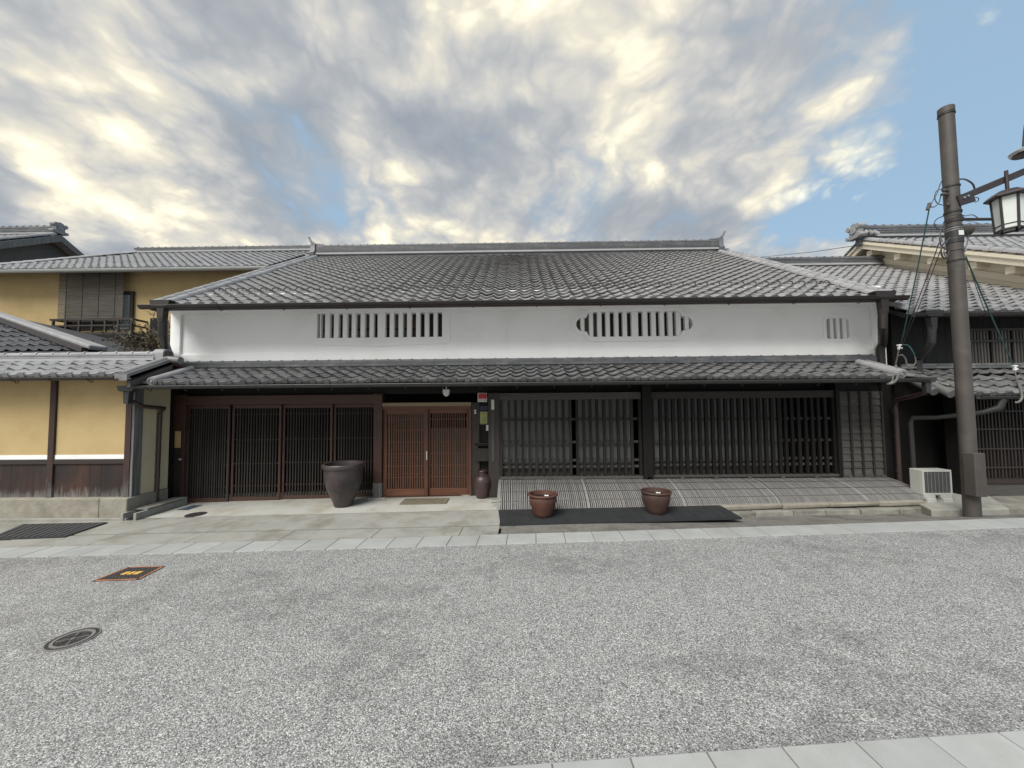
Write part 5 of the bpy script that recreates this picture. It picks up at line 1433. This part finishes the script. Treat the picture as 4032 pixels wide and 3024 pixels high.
def loop(pts, r, mt):
    P = [Vector(p) for p in pts]; out = []
    for i in range(len(P) - 1):
        p0, p1, p2, p3 = P[max(i - 1, 0)], P[i], P[i + 1], P[min(i + 2, len(P) - 1)]
        for k in range(6):
            t = k / 6
            out.append(.5 * ((2 * p1) + (p2 - p0) * t + (2 * p0 - 5 * p1 + 4 * p2 - p3) * t * t + (3 * p1 - p0 - 3 * p2 + p3) * t ** 3))
    out.append(P[-1])
    return MB().tube(out, r, 5)
def pix(*uv_y): return [onY(u, v, Y) for u, v, Y in uv_y]
yP = pb_.y
for pts, r, mt in (([(3778, 706, yP), (3800, 706, yP - .05), (3830, 725, yP - .08), (3838, 755, yP - .06), (3832, 775, yP - .03)], .012, 'cable'),
                   ([(3715, 700, yP), (3700, 730, yP - .08), (3690, 760, yP - .1), (3668, 800, yP - .1), (3662, 820, yP - .1)], .007, 'cable'),
                   ([(3705, 765, yP), (3698, 795, yP - .1), (3678, 815, yP - .1), (3660, 812, yP - .1)], .007, 'cable'),
                   ([(3718, 850, yP), (3690, 862, yP - .08), (3678, 880, yP - .1), (3690, 900, yP - .1), (3712, 910, yP - .05)], .007, 'cable'),
                   ([(3735, 945, yP - .1), (3715, 960, yP - .12), (3705, 985, yP - .13), (3712, 1012, yP - .13), (3728, 1015, yP - .12), (3738, 990, yP - .11)], .012, 'cable'),
                   ([(3830, 780, yP - .03), (3850, 778, yP - .05), (3852, 790, yP - .06), (3838, 797, yP - .04)], .006, 'cable'),
                   ([(3712, 742, yP - .08), (3688, 752, yP - .1), (3680, 775, yP - .12), (3690, 800, yP - .1), (3714, 808, yP - .06)], .006, 'cable'),
                   ([(3722, 880, yP - .09), (3706, 905, yP - .12), (3700, 945, yP - .13), (3712, 975, yP - .12), (3735, 985, yP - .1)], .009, 'cable'),
                   ([(3740, 935, yP - .11), (3722, 965, yP - .13), (3718, 1000, yP - .13), (3740, 1028, yP - .12), (3775, 1030, yP - .10)], .007, 'cable'),
                   ([(3790, 905, yP - .1), (3812, 925, yP - .1), (3806, 965, yP - .1), (3790, 985, yP - .1)], .007, 'cable'),
                   ([(3746, 850, yP - .105), (3775, 842, yP - .11), (3800, 850, yP - .1), (3830, 846, yP - .08), (3856, 862, yP - .06)], .006, 'cable'),
                   ([(3780, 880, yP - .08), (3810, 872, yP - .1), (3852, 880, yP - .1), (3853, 905, yP - .05)], .006, 'steel')):
    loop(pix(*pts), r, mt).build('cable_loop', mt, pole, 50)
MB().tube(pix((3660, 800, yP - .1), (3652, 826, yP - .1)), .022, 8).build('splice', 'pole_paint', pole, 40)

# --- hanging lantern on the pole's arm
lc = onY(3974, 850, 5.82)
lan = thing('street_lantern', 'bronze street lantern with white panes and curved roof hanging from the pole arm', 'lantern', lc)
nS = 6; R0 = .168; zt_l, zb_l = onY(3974, 778, 5.82).z, onY(3974, 905, 5.82).z
def hexp(r, k, ph=rad(12)): a = 2 * math.pi * k / nS + ph; return Vector((lc.x + r * math.cos(a), lc.y + r * math.sin(a), 0))
for k in range(nS):
    a, b = hexp(R0, k), hexp(R0, k + 1); a2_, b2_ = hexp(R0 * .86, k), hexp(R0 * .86, k + 1)
    Z = lambda p, z: Vector((p.x, p.y, z))
    MB().add([Z(a2_ * 1, zb_l), Z(b2_, zb_l), Z(b, zt_l), Z(a, zt_l)], [(0, 1, 2, 3)]).build('pane', 'lamp_glass', lan)
    MB().tube([Z(a2_, zb_l - .02), Z(a, zt_l + .02)], .016, 8).build('corner_bar', 'bronze', lan)
    MB().tube([Z(a2_, zb_l), Z(b2_, zb_l)], .013, 8).build('bottom_bar', 'bronze', lan)
    MB().tube([Z(a, zt_l), Z(b, zt_l)], .016, 8).build('top_bar', 'bronze', lan)
    m0, m1 = Z(hexp(R0 * .88, k), zb_l + .07), Z(hexp(R0 * .88, k + 1), zb_l + .07)
    MB().tube([m0, m1], .009, 6).build('cross_bar', 'bronze', lan)
m = MB(); vs = []
prf = [(.240, .0), (.246, .018), (.215, .050), (.16, .092), (.085, .120), (.03, .135)]
for r_, z_ in prf:
    for k in range(nS): p = hexp(r_, k); vs.append((p.x, p.y, zt_l + z_ - .01))
fs = [(i * nS + k, i * nS + (k + 1) % nS, (i + 1) * nS + (k + 1) % nS, (i + 1) * nS + k) for i in range(len(prf) - 1) for k in range(nS)]
fs.append(tuple(range(nS))); fs.append(tuple(range((len(prf) - 1) * nS, len(prf) * nS)))
m.add(vs, fs).build('roof', 'bronze', lan, bevel=.006)
MB().tube([(lc.x, lc.y, zt_l + .13), (lc.x, lc.y, zt_l + .42)], .022, 10).build('hanger', 'bronze', lan, 40)

# --- street lamp above, its swan neck coming down from a bracket beyond the frame
hd = onY(4038, 600, 5.75)
stl = thing('street_lamp', 'metal street lamp with curved neck and shallow dish hanging above the lantern', 'street lamp', hd)
m = MB()
m.lathe([(.0001, -.02), (.10, -.04), (.155, -.02), (.168, .012), (.13, .04), (.06, .07), (.04, .09)], tuple(hd), 32)
m.build('dish', 'steel', stl, 40)
MB().lathe([(.0001, -.028), (.095, -.046), (.135, -.038)], tuple(hd), 32).build('lens', 'bronze', stl, 60)
nk = [hd + Vector((0, 0, .08)), hd + Vector((.02, 0, .22)), hd + Vector((.05, 0, .40)), hd + Vector((.12, 0, .60)), hd + Vector((.28, .03, .72)), hd + Vector((.45, .06, .62)), hd + Vector((.50, .06, .30)), a1 + Vector((.28, .05, .05))]
loop(nk, .038, 'lamp_glass').build('neck', 'gutter_green', stl, 50)
MB().beam(a1 - Vector((.02, 0, 0)), a1 + Vector((.36, .06, .10)), .07, .09).build('bracket', 'bronze', stl, bevel=.006)

# --- service cables with white clamps
def cable(name, label, pts, r, mt, sag=.0, n=14, extra=None):
    out = []
    A, Bv = pts[0], pts[-1]
    for i in range(n + 1):
        t = i / n; p = A.lerp(Bv, t); p = p - Vector((0, 0, sag * 4 * t * (1 - t))); out.append(p)
    o = MB().tube(out, r, 6).build(name, mt, None, 50)
    tag(o, label, 'cable', 'service cables from the pole'); return o
k1 = onY(3548, 1352, 7.0); k2 = onY(3520, 1385, 7.1); k3 = onY(3988, 1432, 6.9)
A1, A2, A3 = onY(3658, 826, yP - .1), onY(3698, 955, yP - .1), onY(3802, 1010, yP - .05)
cable('service_cable', 'teal service cable from the pole insulators to the white townhouse corner', [A1, k1], .009, 'cable_teal', .05)
cable('service_cable', 'thin grey cable from the pole sleeve to the white townhouse corner', [A2, k2 + Vector((.06, 0, 0))], .007, 'cable', .04)
cable('service_cable', 'dark cable from the pole down to the dark house pent roof', [A3, k3], .010, 'cable_teal', .03)
cable('service_cable', 'slack brown telephone cable from the pole towards the dark house wall', [onY(3808, 1018, yP - .03), onY(3885, 1240, 7.0)], .005, 'pipe_red', .05)
cable('service_cable', 'second thin grey cable running beside the teal one to the townhouse corner', [onY(3705, 980, yP - .12), onY(3535, 1395, 7.05)], .006, 'cable', .06)
far_c = MB().tube([onY(3478, 951, 11.5), onY(3200, 992, 16), onY(2960, 1016, 24)], .012, 5).build('overhead_wire', 'cable', None, 50)
tag(far_c, 'thin overhead wire in the sky beside the cream gable', 'wire')
def clamp(label, c, tgt):
    t = thing('cable_clamp', label, 'clamp', c)
    B(c.x - .035, c.x + .035, c.y - .02, c.y + .02, c.z + .02, c.z + .045).build('jaw', 'white_plastic', t, bevel=.005)
    B(c.x - .02, c.x + .01, c.y - .02, c.y + .02, c.z - .05, c.z + .019).build('stem', 'white_plastic', t, bevel=.005)
    B(c.x + .011, c.x + .04, c.y - .02, c.y + .02, c.z - .035, c.z - .01).build('jaw', 'white_plastic', t, bevel=.005)
    MB().tube([c + Vector((-.01, 0, -.05)), tgt], .010, 6).build('tail', 'cable_grey', t)
    return t
clamp('white cable clamp above the pent roof corner of the white townhouse', onY(3541, 1366, 7.0), onY(3527, 1432, 7.05))
clamp('white cable clamp above the pent roof of the dark house', onY(3996, 1448, 6.85), onY(4015, 1530, 6.5))
lp_ = thing('cable_bundle', 'looped teal and grey cables at the pent roof corner of the townhouse', 'cable', onY(3560, 1430, 6.9))
loop(pix((3552, 1358, 7.0), (3575, 1360, 6.95), (3593, 1382, 6.9), (3603, 1405, 6.9)), .009, '').build('strand', 'cable_teal', lp_, 50)
loop(pix((3603, 1405, 6.9), (3606, 1425, 6.9), (3595, 1440, 6.9), (3576, 1447, 6.9)), .011, '').build('strand', 'cable_grey', lp_, 50)
loop(pix((3537, 1402, 7.0), (3552, 1398, 6.95), (3565, 1413, 6.95), (3570, 1432, 6.95)), .013, '').build('strand', 'cable_grey', lp_, 50)
loop(pix((3527, 1438, 6.9), (3533, 1470, 6.5), (3530, 1495, 6.28), (3510, 1510, 6.25), (3495, 1512, 6.3)), .018, '').build('strand', 'cable_grey', lp_, 50)
loop(pix((3512, 1462, 6.7), (3516, 1485, 6.4), (3512, 1503, 6.28), (3500, 1510, 6.28)), .014, '').build('strand', 'cable_grey', lp_, 50)
lp2 = thing('cable_bundle', 'bent grey cable over the pent roof edge of the dark house', 'cable', onY(4020, 1540, 6.4))
loop(pix((4013, 1500, 6.7), (4020, 1540, 6.45), (4024, 1565, 6.30), (4012, 1582, 6.28), (3996, 1585, 6.3)), .018, '').build('strand', 'cable_grey', lp2, 50)

# --- air conditioner outdoor unit
a, b = onY(3634, 1950, 6.62), onY(3744, 1850, 6.62)
acu = thing('air_conditioner', 'white outdoor air conditioner unit on concrete blocks by the dark house', 'air conditioner', ((a.x + b.x) / 2, 6.77, a.z - .09))
X0, X1, Z0, Z1 = a.x, b.x, a.z, b.z
B(X0, X1, 6.6350, 6.83, Z0, Z1).build('cabinet', 'ac_white', acu, bevel=.012)
fw = .034
B(X0, X1, 6.6150, 6.6340, Z0, Z0 + fw).build('frame', 'ac_white', acu, bevel=.004); B(X0, X1, 6.6150, 6.6340, Z1 - fw, Z1).build('frame', 'ac_white', acu, bevel=.004)
B(X0, X0 + fw, 6.6150, 6.6340, Z0 + fw, Z1 - fw).build('frame', 'ac_white', acu); B(X1 - fw * .7, X1, 6.6150, 6.6340, Z0 + fw, Z1 - fw).build('frame', 'ac_white', acu)
B(X0 + fw, X1 - fw * .7, 6.6280, 6.6345, Z0 + fw, Z1 - fw).build('coil', 'ac_fin', acu)
for i in range(1, 7):
    x = X0 + fw + (X1 - X0 - fw * 1.7) * i / 7; B(x - .004, x + .004, 6.6200, 6.6275, Z0 + fw, Z1 - fw).build('grille_bar', 'iron_light', acu)
me = MB().box(X0 + fw, X1 - fw * .7, 6.6220, 6.6275, 0, .003).mesh('grille_wire', 'iron')
for i in range(1, 24): link('grille_wire', me, acu, (0, 0, Z0 + fw + (Z1 - Z0 - 2 * fw) * i / 24))
zb_ = gz(7.3) + ph + .012
for x in (X0 + .10, X1 - .12):
    B(x - .075, x + .075, 6.5700, 6.9300, zb_ - .02, zb_ + .055).build('foot_block', 'concrete', acu, bevel=.008)
    B(x - .09, x + .09, 6.6000, 6.9200, zb_ + .057, Z0 - .001).build('foot', 'ac_white', acu, bevel=.003)
